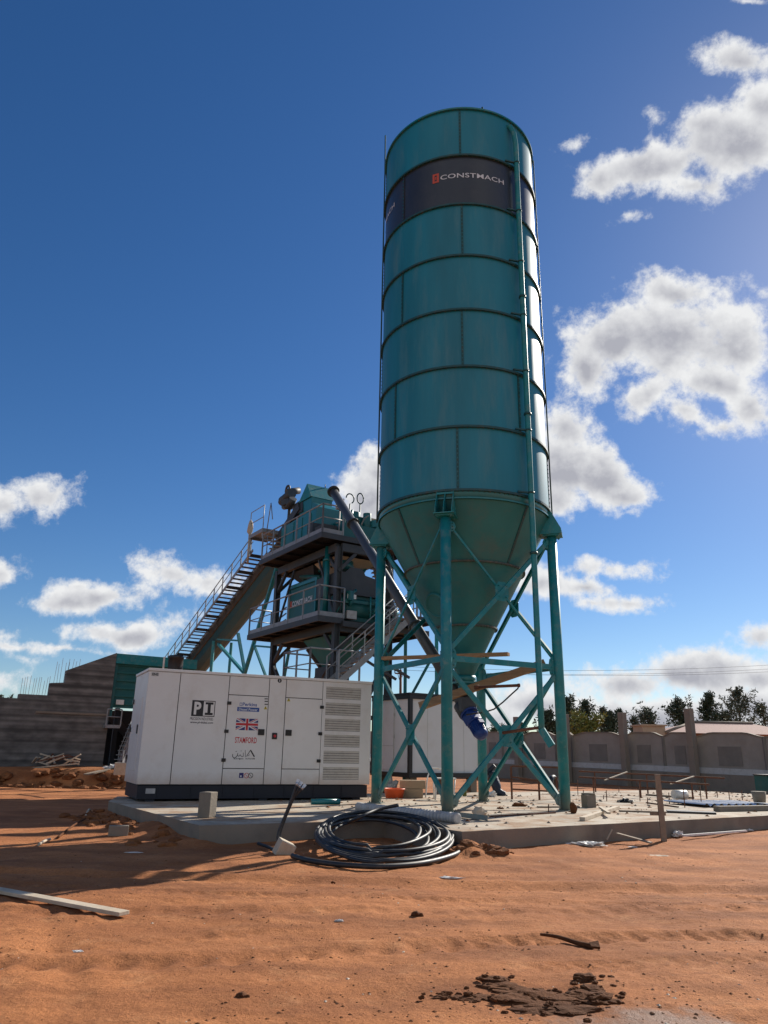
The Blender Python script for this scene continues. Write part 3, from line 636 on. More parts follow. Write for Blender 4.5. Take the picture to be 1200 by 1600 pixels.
# lettering round the band
def band_text(txt, th0, th1, zlo, zhi, m_, bold=.02):
    v, f = fit_text(txt, 0, 0, 1, 1, bold, 1.05)
    mb = MB(); mb.add([sp_(th0+(th1-th0)*x, RR+.010, zlo+(zhi-zlo)*y) for x, y in v], f); return mb.build('lettering', m_, silo)
zb = ZR[5]
for sh_ in (0, -90):
    o = band_text('CONSTMACH', -12.8+sh_, 34+sh_, zb+.92, zb+1.08, M['white_ink'], .010)
    mb = MB(); 
    for (a, b, z0, z1) in ((-18.5, -13.8, .86, .92), (-18.5, -17.0, .92, 1.12), (-15.4, -13.8, .92, 1.12), (-18.5, -13.8, 1.12, 1.18), (-16.6, -15.8, .97, 1.07)):
        n = 4; mb.add([sp_(a+(b-a)*i/n+sh_, RR+.012, zb+z) for z in (z0, z1) for i in range(n+1)], [(i, i+1, n+2+i, n+1+i) for i in range(n)])
    mb.build('emblem', M['orange_ink'], silo)

# boards left lying on the tie beams
def board(name, label, p, q, wd, th, m_, cat='board', up=(0, 0, 1), group=None, wav=0):
    mb = MB(); mb.beam(p, q, wd, th, up); p = V(p); q = V(q); o = build_at(mb, name, m_, (p+q)/2, bevel=.004); tag(o, label, cat, group); return o
board('timber_board', 'narrow timber board lying along the tie beams on the left of the silo frame', at(598, 1030, 19.9)+V((0, 0, .02)), at(795, 1026, 18.2)+V((0, 0, .06)), .16, .085, M['wood'], 'timber board')
board('timber_board', 'wide brown plank sloping up through the silo frame behind the outlet', at(655, 1104, 19.3), at(852, 1036, 18.9), .24, .05, M['wood'], 'timber board', up=(0, -.8, .6))

# ------------------------------------------------------------------ screw conveyor
P0 = at(729, 1109, 19.3); P1 = at(521, 768, 25.6); ax = (P1-P0).normalized()
scr = thing('screw_conveyor', 'long dark grey tubular screw conveyor climbing from the silo outlet to the tower', 'conveyor', P0)
mb = MB(); mb.cyl(P0, P1, .155, 24); tube = mb.build('tube', M['grey_tube'], scr)
for t in (.30, .55, .80):
    c = P0.lerp(P1, t); mb = MB(); mb.cyl(c-ax*.025, c+ax*.025, .225, 24)
    for k in range(10):
        o1 = ax.orthogonal().normalized(); o2_ = ax.cross(o1); q = c+(o1*math.cos(k*PI/5)+o2_*math.sin(k*PI/5))*.19; mb.cyl(q-ax*.045, q+ax*.045, .014, 6)
    mb.build('flange', M['steel'], tube)
mb = MB(); mb.cyl(P1-ax*.02, P1+ax*.04, .23, 24); mb.cyl(P1+ax*.04, P1+ax*.07, .12, 16); mb.build('end_plate', M['steel'], scr)
for t in (.42, .67): 
    c = P0.lerp(P1, t)+V((0, 0, .15)); mb = MB(); mb.ringtube(c+V((0, 0, .05)), .05, .012, nrm=(1, .3, 0), n=16, nt=6); mb.build('lifting_eye', M['steel'], tube)
mb = MB(); mb.cyl(P0+V((0, 0, .05)), V((CX, CY, 3.0)), .18, 20); mb.box(P0+V((-.02, -.02, .12)), (.40, .40, .34), rz=.3); mb.build('inlet_box', M['steel'], scr)
mb = MB(); c = V((P0.x-.05, P0.y, P0.z-.02)); mb.cyl(c-ax*.12, c+ax*.2, .2, 24); mb.build('end_bearing', M['steel'], scr)
# gear motor hanging at the low end, on the same axis
g0 = P0-ax*.12; mot = MB(); mot.box(g0-ax*.16, (.34, .30, .30), rot=ax.to_track_quat('Z', 'Y').to_matrix()); mot.cyl(g0, g0-ax*.05, .24, 24); mot.cyl(g0-ax*.3, g0-ax*.36, .2, 24)
motor = mot.build('gear_motor', M['motor'], scr, bevel=.02)
mot = MB(); mot.tube([g0-ax*.34, g0-ax*.38, g0-ax*.66, g0-ax*.72, g0-ax*.78, g0-ax*.80], [.15, .17, .17, .16, .13, .05], 24)
o1 = ax.orthogonal().normalized(); o2_ = ax.cross(o1)
for k in range(20):
    dd = o1*math.cos(k*PI/10)+o2_*math.sin(k*PI/10); mot.beam(g0-ax*.40+dd*.175, g0-ax*.64+dd*.175, .008, .022, dd)
mot.box(g0-ax*.5+V((.05, -.10, .14)), (.15, .12, .10), rot=ax.to_track_quat('Z', 'Y').to_matrix()); mot.build('motor_housing', M['motor'], motor)
# air pipe with hanging lead
q0 = at(742, 1074, 18.9); q1 = at(809, 1071, 18.3)
ap = thing('air_pipe', 'short horizontal air pipe beside the silo outlet with a black lead drooping from its end', 'pipe', q0)
mb = MB(); mb.cyl(q0, q1, .036, 12); mb.cyl(q0, q0+(q1-q0).normalized()*.12, .055, 12); mb.cyl(q1, q1+(q1-q0).normalized()*.05, .045, 12); mb.build('pipe', M['rust'], ap)
mb = MB(); pts = [at(x, y, 18.5) for x, y in ((811, 1071), (809, 1076), (800, 1084), (786, 1097), (772, 1108), (757, 1113), (740, 1115), (728, 1117))]; mb.tube(pts, .018, 8); mb.build('lead', M['rubber'], ap)

# ------------------------------------------------------------------ generator
G0 = V((-5.74, 18.77, .70)); G1 = V((-.25, 21.43, .70)); gx = (G1-G0).normalized(); gy = V((-gx.y, gx.x, 0)); GL = (G1-G0).length; GD = 2.02; GT = 3.42
gen = thing('generator', 'long white canopy generator set on a dark base with black and red lettering', 'generator', V((G0.x, G0.y, ZS)))
gn = -gy
def gp(px, py, out=0.):
    p = onpl(px, py, G0+gn*out, gn); return (p-G0).dot(gx), p.z
def GP(u, z, out=0.): return V((G0.x, G0.y, 0))+gx*u+gn*out+V((0, 0, z))
def gbox(mb, u0, u1, z0, z1, o0, o1): mb.hexa([GP(u0, z0, o1), GP(u1, z0, o1), GP(u1, z0, o0), GP(u0, z0, o0)], [GP(u0, z1, o1), GP(u1, z1, o1), GP(u1, z1, o0), GP(u0, z1, o0)])
def panel(name, u0, u1, z0, z1, m_=M['white'], o=.0, th=.02, gap=.009, parent=gen):
    mb = MB(); gbox(mb, u0+gap, u1-gap, z0+gap, z1-gap, o-th, o); return mb.build(name, m_, parent, bevel=.004)
mb = MB(); gbox(mb, .03, GL-.03, .71, 3.34, -GD+.03, -.03); body = mb.build('body', M['dkvoid'], gen)
us = [0]+[gp(x, 1150)[0] for x in (273, 352, 416, 443, 501.5)]+[GL]
zt = gp(390, 1087)[1]; zl = gp(390, 1201)[1]; Z0g, Z1g = .70, 3.36
panel('panel', us[0], us[1], Z0g, Z1g); panel('panel', us[1], us[2], Z0g, Z1g)
panel('panel', us[2], us[3], zt, Z1g); panel('panel', us[2], us[3], Z0g, zl)
panel('panel', us[3], us[4], Z0g, Z1g)
panel('panel', us[4], us[5], zt, Z1g); panel('panel', us[4], us[5], Z0g, zl)
d1 = panel('door', us[2], us[3], zl, zt, o=.006); d2 = panel('door', us[4], us[5], zl, zt, o=.006)
# louvre bank
vu0 = gp(507, 1145)[0]; vu1 = gp(562.5, 1145)[0]
rows = [gp(535, 1040+y/3.871)[1] for y in (132, 204, 227, 302, 324, 397, 420, 493, 517, 592, 615, 690)]
lb = MB(); gbox(lb, us[5]+.006, vu0, Z0g+.006, Z1g-.006, -.02, 0); gbox(lb, vu1, GL, Z0g+.006, Z1g-.006, -.02, 0)
ed = [Z1g-.006]+rows+[Z0g+.006]
for i in range(0, len(ed), 2): gbox(lb, vu0+.0005, vu1-.0005, ed[i+1], ed[i], -.02, -.001)
lv = lb.build('louvre_frame', M['white'], gen)
for i in range(0, 12, 2):
    mb = MB(); z1, z0 = rows[i], rows[i+1]; n = 5
    for k in range(n):
        zc_ = z0+(z1-z0)*(k+.5)/n
        a = [GP(vu0, zc_+.029, -.004), GP(vu1, zc_+.029, -.004), GP(vu1, zc_-.024, -.022), GP(vu0, zc_-.024, -.022)]
        mb.plate(a, .004)
    mb.build('louvre', M['slat'], lv)
for px in (0,): pass
# side panel of the left end
sn = -gx
def SP(v, z, out=0.): return V((G0.x, G0.y, 0))+gy*v+sn*out+V((0, 0, z))
def sbox(mb, v0, v1, z0, z1, o0, o1): mb.hexa([SP(v0, z0, o0), SP(v0, z0, o1), SP(v1, z0, o1), SP(v1, z0, o0)], [SP(v0, z1, o0), SP(v0, z1, o1), SP(v1, z1, o1), SP(v1, z1, o0)])
mb = MB(); sbox(mb, .022, GD, .706, 3.354, -.02, 0); mb.build('end_panel', M['white'], gen, bevel=.004)
mb = MB(); sbox(mb, .5, 1.5, 1.0, 2.75, .001, .014); ed_ = mb.build('door', M['white'], gen, bevel=.004)
def sv(px, py): p = onpl(px, py, G0, sn); return (p-G0).dot(gy), p.z
for (px, py, h) in ((208.5, 1097, .13), (204.5, 1140, .12), (215.6, 1139, .22), (198.8, 1183, .12)):
    v_, z_ = sv(px, py)
    if v_ < .05 or v_ > GD: v_ = max(.12, min(GD-.1, v_))
    mb = MB(); sbox(mb, v_-.06, v_+.06, z_-h/2, z_+h/2, .012, .035); mb.build('latch', M['black'], gen, bevel=.006)
# back and right ends
mb = MB(); gbox(mb, .0, GL, .706, 3.354, -GD, -GD+.02); gbox(mb, GL-.0, GL+.0001, .8, .9, -.1, -.05); mb.build('back_panel', M['white'], gen)
mb = MB(); gbox(mb, GL-.02, GL, .706, 3.354, -GD+.022, -.022); mb.build('end_panel', M['white'], gen)
mb = MB(); gbox(mb, -.02, GL+.02, 3.36, 3.43, -GD-.02, .02); mb.build('roof', M['white'], gen, bevel=.012)
mb = MB(); gbox(mb, .04, GL-.04, ZS+.05, .69, -GD+.06, -.05); base = mb.build('base_tank', M['navy'], gen, bevel=.01)
mb = MB()
for u in (.25, GL/2, GL-.45): mb = MB(); gbox(mb, u, u+.22, ZS+.002, ZS+.049, -GD+.1, -.08); mb.build('skid_foot', M['navy'], base)
for k in range(7): mb = MB(); gbox(mb, .5+k*.8, .53+k*.8, ZS+.1, .66, -.05, -.035); mb.build('stiffener', M['navy'], base)
u_a, z_a = gp(228, 1232, -.04); u_b, z_b = gp(242, 1240, -.04); mb = MB(); gbox(mb, u_a, u_b, z_b, z_a, -.049, -.040); mb.build('rating_plate', M['hose'], base)
# hinges, locks
for (px, py) in ((358, 1098.5), (353.5, 1142.5), (349, 1187.5)): 
    u, z = gp(px, py); mb = MB(); gbox(mb, u-.055, u+.055, z-.04, z+.04, .007, .03); mb.build('hinge', M['black'], d1, bevel=.006)
for (px, py) in ((502.7, 1105), (500, 1146.5), (497.5, 1189)): 
    u, z = gp(px, py); mb = MB(); gbox(mb, u-.055, u+.055, z-.04, z+.04, .007, .03); mb.build('hinge', M['black'], d2, bevel=.006)
for (px, py, d_) in ((407.8, 1144, d1), (450.5, 1145, d2)):
    u, z = gp(px, py); mb = MB(); gbox(mb, u-.085, u+.085, z-.075, z+.075, .007, .03); gbox(mb, u-.03, u+.05, z-.015, z+.015, .0305, .042); mb.build('lock', M['black'], d_, bevel=.008)
u, z = gp(428.7, 1150); mb = MB(); gbox(mb, u-.07, u+.07, z-.08, z+.08, .001, .03); mb.build('emergency_stop', M['black'], gen, bevel=.02)
mb = MB(); mb.cyl(GP(u, z, .03), GP(u, z, .055), .035, 16); mb.build('stop_button', M['red_ink'], gen)
# lettering and decals
EPS = .0015
def dec_poly(mb, poly, out): mb.add([GP(u, z, out) for u, z in poly], [tuple(range(len(poly)))])
def rect(px0, py0, px1, py1):
    a = gp(px0, (py0+py1)/2); b = gp(px1, (py0+py1)/2); t = gp((px0+px1)/2, py0); c = gp((px0+px1)/2, py1); return a[0], b[0], c[1], t[1]
def dec_text(txt, r, m_, out=EPS, bold=.0, parent=gen, name='lettering', spacing=1.0, slant=0.):
    v, f = fit_text(txt, r[0], r[2], r[1], r[3], bold, spacing)
    v = [(a+(b-r[2])*slant, b) for a, b in v]
    mb = MB(); mb.add([GP(u, z, out) for u, z in v], f); return mb.build(name, m_, parent)
def dec_rect(r, m_, out=EPS, parent=gen, name='decal'):
    mb = MB(); dec_poly(mb, [(r[0], r[2]), (r[1], r[2]), (r[1], r[3]), (r[0], r[3])], out); return mb.build(name, m_, parent)
# P I emblem
ru = rect(299.5, 1094.5, 336, 1119.5)
W_ = ru[1]-ru[0]; H_ = ru[3]-ru[2]
dec_rect(ru, M['black_ink'], EPS, name='emblem')
dec_rect((ru[0]+.02, ru[0]+W_*.5-.01, ru[2]+.02, ru[3]-.02), M['black_ink'], EPS*1.5, name='emblem')
dec_rect((ru[0]+W_*.5+.0, ru[1]-.02, ru[2]+.02, ru[3]-.02), M['white'], EPS*2, name='emblem')
dec_text('P', (ru[0]+W_*.10, ru[0]+W_*.40, ru[2]+H_*.10, ru[3]-H_*.10), M['white'], EPS*3, .04)
cxu = ru[0]+W_*.745; mb = MB()
for (a, b, c, d) in ((-.17, .17, .10, .24), (-.17, .17, .76, .90), (-.065, .065, .241, .759)): dec_poly(mb, [(cxu+a*W_, ru[2]+c*H_), (cxu+b*W_, ru[2]+c*H_), (cxu+b*W_, ru[2]+d*H_), (cxu+a*W_, ru[2]+d*H_)], EPS*3)
mb.build('lettering', M['black_ink'], gen)
dec_text('PRECISION INDUSTRIES', rect(297, 1121, 333, 1125.5), M['black_ink'], EPS, .005)
dec_text('www.pi-dubai.com', rect(297, 1127, 333, 1131.5), M['black_ink'], EPS, .02)
o6 = .006
dec_text('Perkins', rect(379, 1098, 401.5, 1103.5), M['blue_ink'], o6+EPS, .02, d1)
rr = rect(374.5, 1098, 378, 1103); mb = MB()
for a, b, c, d in ((0, 1, 0, .15), (0, 1, .85, 1), (0, .18, .15, .85), (.82, 1, .15, .85)): dec_poly(mb, [(rr[0]+(rr[1]-rr[0])*a, rr[2]+(rr[3]-rr[2])*c), (rr[0]+(rr[1]-rr[0])*b, rr[2]+(rr[3]-rr[2])*c), (rr[0]+(rr[1]-rr[0])*b, rr[2]+(rr[3]-rr[2])*d), (rr[0]+(rr[1]-rr[0])*a, rr[2]+(rr[3]-rr[2])*d)], o6+EPS)
mb.build('emblem', M['blue_ink'], d1)
dec_rect(rect(370.5, 1105.3, 405, 1111.7), M['blue_ink'], o6+EPS, d1)
dec_text('Diesel Power', rect(373, 1106.5, 402.5, 1110.8), M['white_ink'], o6+2*EPS, .02, d1)
dec_text('STAMFORD', rect(367, 1151.8, 401, 1161.3), M['red_ink'], o6+EPS, .018, d1, spacing=1.05)
# union flag, built from crossing bars
fr = rect(368.5, 1122.8, 403, 1141); fu0, fu1, fz0, fz1 = fr; fw = fu1-fu0; fh = fz1-fz0
fl = MB(); fl.mat(0); dec_poly(fl, [(fu0, fz0), (fu1, fz0), (fu1, fz1), (fu0, fz1)], o6+.001)
def clip(poly):
    for ax_, lim, sg in ((0, fu0, 1), (0, fu1, -1), (1, fz0, 1), (1, fz1, -1)):
        out = []
        for i in range(len(poly)):
            a, b = poly[i-1], poly[i]; da = (a[ax_]-lim)*sg; db = (b[ax_]-lim)*sg
            if (da >= 0) != (db >= 0): t = da/(da-db); out.append((a[0]+(b[0]-a[0])*t, a[1]+(b[1]-a[1])*t))
            if db >= 0: out.append(b)
        poly = out
        if not poly: break
    return poly
def diag(sg, wd, out, mi, shift=0):
    cxx, czz = (fu0+fu1)/2, (fz0+fz1)/2; d = V((fw, fh*sg)).normalized(); nn = V((-d.y, d.x)); a = V((cxx, czz))+nn*shift
    pl = [a-d*fw+nn*wd, a-d*fw-nn*wd, a+d*fw-nn*wd, a+d*fw+nn*wd]; fl.mat(mi); p = clip([(q.x, q.y) for q in pl]); dec_poly(fl, p[::-1] if sg < 0 else p, out)
diag(1, fh*.10, o6+.0018, 1); diag(-1, fh*.10, o6+.0022, 1); diag(1, fh*.03, o6+.0028, 2, fh*.03); diag(-1, fh*.03, o6+.0031, 2, fh*.03)
cxx, czz = (fu0+fu1)/2, (fz0+fz1)/2
for wd, out, mi in ((.17, .0036, 1), (.10, .0046, 2)):
    fl.mat(mi); dec_poly(fl, [(cxx-fh*wd, fz0), (cxx+fh*wd, fz0), (cxx+fh*wd, fz1), (cxx-fh*wd, fz1)], o6+out); dec_poly(fl, [(fu0, czz-fh*wd), (fu1, czz-fh*wd), (fu1, czz+fh*wd), (fu0, czz+fh*wd)], o6+out+.0004)
fl.build('flag_decal', [M['flag_blue'], M['white_ink'], M['red_ink']], d1)
# script mark and chevron mark under it
sc = MB()
def stroke(pts, wd=.012):
    for a, b in zip(pts, pts[1:]):
        pa = GP(*gp(*a), out=o6+.002); pb = GP(*gp(*b), out=o6+.002); sc.beam(pa, pb, wd, .001, gn)
stroke([(383, 1172), (383.3, 1183)]); stroke([(380, 1176), (380, 1182), (377, 1182), (375, 1179), (373, 1182), (371, 1180), (369, 1183)]); stroke([(363.5, 1178), (363, 1182), (366, 1184.5), (370, 1182), (371.5, 1177)], .016); stroke([(376, 1173.5), (377.5, 1173)]); stroke([(368, 1174.5), (370, 1174)]); stroke([(374, 1186.5), (375, 1187)])
stroke([(385, 1182), (391.3, 1172)], .016); stroke([(391.3, 1172), (397.3, 1182.5)], .032); stroke([(387, 1181.5), (390, 1179)], .01)
sc.build('emblem', M['black_ink'], d1)
dec_text('ALAYMAN', rect(364.5, 1184.5, 380, 1186.5), M['black_ink'], o6+EPS, .02, d1); dec_text('ALFAHIM', rect(383, 1184.5, 398, 1186.5), M['black_ink'], o6+EPS, .02, d1)
# small pictograms
pc = MB(); r1 = rect(373.5, 1207.5, 380.5, 1215.5); dec_poly(pc, [(r1[0], r1[2]), (r1[1], r1[2]), (r1[1], r1[3]), (r1[0], r1[3])], EPS); pc.build('decal', M['flag_blue'], gen)
dec_rect((r1[0]+.03, r1[1]-.05, r1[2]+.02, r1[3]-.06), M['white_ink'], EPS*2)
for px, m_ in ((385, M['red_ink']), (391.5, M['black_ink'])):
    u, z = gp(px, 1211.8); mb = MB(); n = 20; vs = []
    for r in (.052, .066): vs += [GP(u+r*math.cos(2*PI*i/n), z+r*math.sin(2*PI*i/n), EPS) for i in range(n)]
    mb.add(vs, [(i, (i+1) % n, n+(i+1) % n, n+i) for i in range(n)]); mb.beam(GP(u-.035, z+.035, EPS), GP(u+.035, z-.035, EPS), .012, .001, gn); mb.build('decal', m_, gen)
for (px, py) in ((414.8, 1106), (451, 1093.5)):
    u, z = gp(px, py); mb = MB(); dec_poly(mb, [(u-.05, z-.04), (u+.05, z-.04), (u, z+.05)], o6+EPS); dd = mb.build('decal', M['yellow_ink'], d1 if px < 430 else d2)
    mb = MB(); dec_poly(mb, [(u-.008, z-.02), (u+.008, z-.02), (u+.008, z+.02), (u-.008, z+.02)], o6+EPS*2); mb.build('decal', M['black_ink'], d1 if px < 430 else d2)
for py in (1092, 1096, 1100.5): dec_rect(rect(413.3, py-.8, 418.5, py+.8), M['black_ink'], o6+EPS, d1)
u, z = gp(437, 1063.5); mb = MB(); mb.cyl(GP(u, z, 0), GP(u, z, .004), .055, 24); mb.build('decal', M['black_ink'], gen)
mb = MB(); mb.beam(GP(u, z-.03, .005), GP(u, z+.03, .005), .018, .002, gn); mb.build('decal', M['white_ink'], gen)
dec_rect(rect(236.5, 1050.5, 248.5, 1056.5), M['slat'], EPS); dec_text('ENS', rect(238, 1051.5, 247.5, 1055.5), M['black_ink'], EPS*2, .03)

# ------------------------------------------------------------------ site frame of the tower (ta across to the right, tb away to the left)
O = at(497.5, 961.5, 25.5); O.z = 0
ta = V((math.sin(R(57)), math.cos(R(57)), 0)); tb = V((-math.sin(R(33)), math.cos(R(33)), 0))
TRZ = math.atan2(ta.y, ta.x)
def T(a, b, z): return O+ta*a+tb*b+V((0, 0, z))
def onA(a0, px, py): p = onpl(px, py, O+ta*a0, ta)-O; return p.dot(tb), p.z
def onB(b0, px, py): p = onpl(px, py, O+tb*b0, tb)-O; return p.dot(ta), p.z
def tbox(mb, a0, a1, b0, b1, z0, z1): return mb.box(T((a0+a1)/2, (b0+b1)/2, (z0+z1)/2), (a1-a0, b1-b0, z1-z0), rz=TRZ)
tw = thing('batching_tower', 'grey steel batching tower with two railed decks and teal mixing machinery', 'batching plant', T(2, 2.5, ZS))
tw['label'] = 'dark steel batching tower with two railed decks of teal machinery behind the generator'
COLS = [(.78, .12), (.78, 5.15), (3.0, .12), (3.0, 5.15)]
for a, b in COLS:
    mb = MB()
    for o_ in (-.10, .10): tbox(mb, a+o_-.008, a+o_+.008, b-.10, b+.10, .0, 8.62)
    tbox(mb, a-.092, a+.092, b-.008, b+.008, .0, 8.62); mb.build('column', M['steel'], tw)
def tpart(name, m_, *bx, parent=None): mb = MB(); tbox(mb, *bx); return mb.build(name, m_, parent or tw)
for z in (5.55, 8.45):
    for b in (.12, 5.15): tpart('floor_beam', M['steel'], .88, 2.9, b-.09, b+.09, z-.0, z+.30)
    for a in (.78, 3.0): tpart('floor_beam', M['steel'], a-.09, a+.09, .22, 5.05, z+.002, z+.298)
    for b in (1.6, 3.4): tpart('floor_beam', M['steel'], .88, 2.9, b-.06, b+.06, z+.03, z+.27)
for b in (.12, 5.15): tpart('floor_beam', M['steel'], .9, 2.9, b-.05, b+.05, 2.6, 2.75)
def knee(mb, p, q, w_=.12): mb.beam(p, q, w_, .12)
for (z1) in (5.55, 8.45):
    for a, b in COLS:
        for da, db in ((.7 if a < 1 else -.7, 0), (0, .8 if b < 1 else -.8)): mb = MB(); knee(mb, T(a, b, z1-.75), T(a+da, b+db, z1), .11); mb.build('knee_brace', M['steel'], tw)
for (p, q) in ((T(.78, .12, .3), T(.78, 5.15, 4.8)), (T(.78, 5.15, .3), T(.78, .12, 4.8)), (T(3, .12, .3), T(3, 5.15, 4.8)), (T(3, 5.15, .3), T(3, .12, 4.8)), (T(.78, .12, .6), T(3, .12, 4.9)), (T(.78, 5.15, .6), T(3, 5.15, 4.9)), (T(3, 5.15, .6), T(.78, 5.15, 4.9))):
    mb = MB(); mb.beam(p, q, .09, .09); mb.build('brace', M['steel'], tw)
for b in (.12, 5.15):
    mb = MB(); mb.beam(T(.78, b, 5.9), T(.78, b+(1.5 if b < 1 else -1.5), 8.4), .07, .07); mb.build('brace', M['steel'], tw)
# decks
def deck(a0, a1, b0, b1, z, name='deck'):
    mb = MB(); t = .07; mb.mat(1)
    tbox(mb, a0, a1, b0, b1, z-t, z-.004)
    mb.mat(0); e = .05
    for (x0, x1, y0, y1) in ((a0-e, a0, b0-e, b1+e), (a1, a1+e, b0-e, b1+e), (a0, a1, b0-e, b0), (a0, a1, b1, b1+e)): tbox(mb, x0, x1, y0, y1, z-.20, z+.0)
    n = int((b1-b0)/.9); mb.mat(1)
    for i in range(1, n): tbox(mb, a0+.01, a1-.01, b0+(b1-b0)*i/n-.03, b0+(b1-b0)*i/n+.03, z-.16, z-t-.001)
    return mb.build(name, [M['steel'], M['shade_black']], tw)
def railing(pts, h=1.08, step=1.1, r=.026, parent=None, toe=True, name='railing', mid=1):
    parent = parent or tw; mb = MB(); pts = [V(p) for p in pts]
    for a, b in zip(pts, pts[1:]):
        n = max(1, round((b-a).length/step))
        for i in range(n+1):
            p = a.lerp(b, i/n); mb.box(p+V((0, 0, h/2)), (.052, .052, h), rz=TRZ)
        mb.cyl(a+V((0, 0, h)), b+V((0, 0, h)), r*1.15, 8)
        for k in range(1, mid+1): mb.cyl(a+V((0, 0, h*k/(mid+1)+.04)), b+V((0, 0, h*k/(mid+1)+.04)), r*.8, 8)
        if toe: mb.beam(a+V((0, 0, .09)), b+V((0, 0, .09)), .014, .16)
    return mb.build(name, M['galv'], parent)
deck(0, 3.9, 0, 5.25, 9.0); deck(0, .95, 0, 5.95, 6.0); deck(.96, 4.6, -.1, 5.3, 5.90)
railing([T(.85, .0, 9), T(.0, .0, 9), T(0, 5.2, 9)]); railing([T(1.0, 0, 6), T(0, 0, 6), T(0, 5.95, 6), T(.95, 5.95, 6)])
railing([T(3.85, .05, 9), T(3.85, 5.2, 9)], toe=False); railing([T(4.6, 1.6, 5.9), T(4.6, 5.2, 5.9)], toe=False)
# machinery on the lower deck
wh = MB(); tbox(wh, .95, 2.8, 2.0, 4.35, 6.45, 7.72)
wh.hexa([T(.95, 2.0, 6.449), T(2.8, 2.0, 6.449), T(2.8, 4.35, 6.449), T(.95, 4.35, 6.449)][::-1][::-1], [T(.95, 2.0, 6.449), T(2.8, 2.0, 6.449), T(2.8, 4.35, 6.449), T(.95, 4.35, 6.449)]) if False else None
weigh = wh.build('weigh_hopper', M['teal_dark'], tw, bevel=.02)
mb = MB(); tbox(mb, .90, 2.85, 1.95, 4.40, 7.72, 7.84)
for b in (2.03, 4.32): tbox(mb, .90, .949, b-.05, b+.05, 6.2, 7.719)
for i in range(5): mb.beam(T(.93, 2.02, 7.86), T(.93, 4.33, 7.86), .03, .03)
mb.build('hopper_lip', M['teal'], weigh)
mb = MB(); mb.hexa([T(1.3, 2.5, 6.0), T(2.4, 2.5, 6.0), T(2.4, 3.9, 6.0), T(1.3, 3.9, 6.0)], [T(.97, 2.02, 6.445), T(2.78, 2.02, 6.445), T(2.78, 4.33, 6.445), T(.97, 4.33, 6.445)]); mb.build('hopper_bottom', M['teal_dark'], weigh)
v, f = fit_text('CONSTMACH', 0, 0, 1, 1, .03, 1.05)
mb = MB(); mb.add([T(.944, 4.05-1.7*x, 6.98+.22*y) for x, y in v], f); mb.build('lettering', M['white_ink'], weigh)
mb = MB(); mb.box(T(.944, 4.14, 7.09), (.004, .14, .28), rz=TRZ); mb.build('emblem', M['orange_ink'], weigh)
mb = MB()
for (a, b, r, h) in ((1.4, 3.2, .28, .5), (2.1, 2.6, .22, .6), (1.5, 2.4, .14, .4)): mb.cyl(T(a, b, 7.84), T(a, b, 7.84+h), r, 18, r*.7)
mb.cyl(T(1.2, 2.2, 7.9), T(1.2, 3.9, 8.25), .09, 12); mb.cyl(T(1.6, 3.9, 7.9), T(1.3, 3.0, 8.4), .12, 12); mb.build('feed_spout', M['teal_dark'], weigh)
mb = MB(); mb.cyl(T(.72, .85, 6.05), T(.72, .85, 8.75), .10, 16); mb.cyl(T(.72, .85, 8.2), T(.72, .85, 8.3), .14, 16); mb.cyl(T(.95, 1.5, 7.2), T(.95, 1.5, 8.7), .07, 12); mb.build('water_pipe', M['teal'], tw)
# mixer with dark hood
mb = MB()
mb.plate([T(a, .22, z) for a, z in ((.86, 6.95), (2.6, 6.95), (2.6, 7.62), (2.0, 7.72), (1.85, 7.95), (1.35, 7.95), (1.15, 7.74), (.86, 7.74))], .02)
tbox(mb, .86, 2.6, .24, 1.85, 6.95, 7.60); mb.plate([T(.86, b, z) for b, z in ((.23, 6.95), (1.85, 6.95), (1.85, 7.7), (.23, 7.74))], .018)
mixer = mb.build('mixer', M['steel'], tw)
mb = MB(); tbox(mb, .95, 2.75, .35, 1.8, 6.02, 6.94); mb.cyl(T(.92, .6, 6.5), T(2.8, .6, 6.5), .42, 28); tbox(mb, .9, 2.8, .05, .12, 6.62, 6.72); mb.build('mixer_trough', M['teal_dark'], mixer)
mb = MB(); mb.cyl(T(2.9, .6, 6.5), T(3.6, .6, 6.5), .24, 20); mb.cyl(T(2.9, 1.3, 6.5), T(3.6, 1.3, 6.5), .24, 20); tbox(mb, 2.76, 2.95, .3, 1.7, 6.1, 6.9); mb.build('drive_motor', M['teal'], mixer)
mb = MB(); a_, z_ = onB(.0, 550, 932); tbox(mb, a_-.18, a_+.18, -.0, .02, z_-.08, z_+.08); mb.build('name_plate', M['plastic'], mixer)
mb = MB(); tbox(mb, 1.15, 1.55, .0, .25, 6.02, 6.32); mb.build('junction_box', M['hose'], tw, bevel=.01)
mb = MB(); tbox(mb, .28, .72, .35, .6, 6.02, 6.10); mb.build('cable_tray', M['hose'], tw)
mb = MB()
mb.cyl(T(1.5, .9, 7.96), T(1.5, .9, 8.3), .32, 22); tbox(mb, 1.25, 1.75, .65, 1.15, 8.02, 8.12); mb.cyl(T(2.1, .9, 7.72), T(2.4, .9, 8.2), .08, 10); mb.build('dust_collector', M['teal'], mixer)
mb = MB(); mb.box(T(1.7, .6, 6.35), (.5, .06, .5), rot=Matrix.Rotation(TRZ, 3, 'Z') @ Matrix.Rotation(.6, 3, 'Y')); mb.cyl(T(2.1, -.02, 6.05), T(2.1, -.02, 6.9), .03, 8); mb.cyl(T(2.35, -.02, 6.3), T(2.35, -.02, 7.1), .025, 8); mb.build('actuator', M['teal'], mixer)
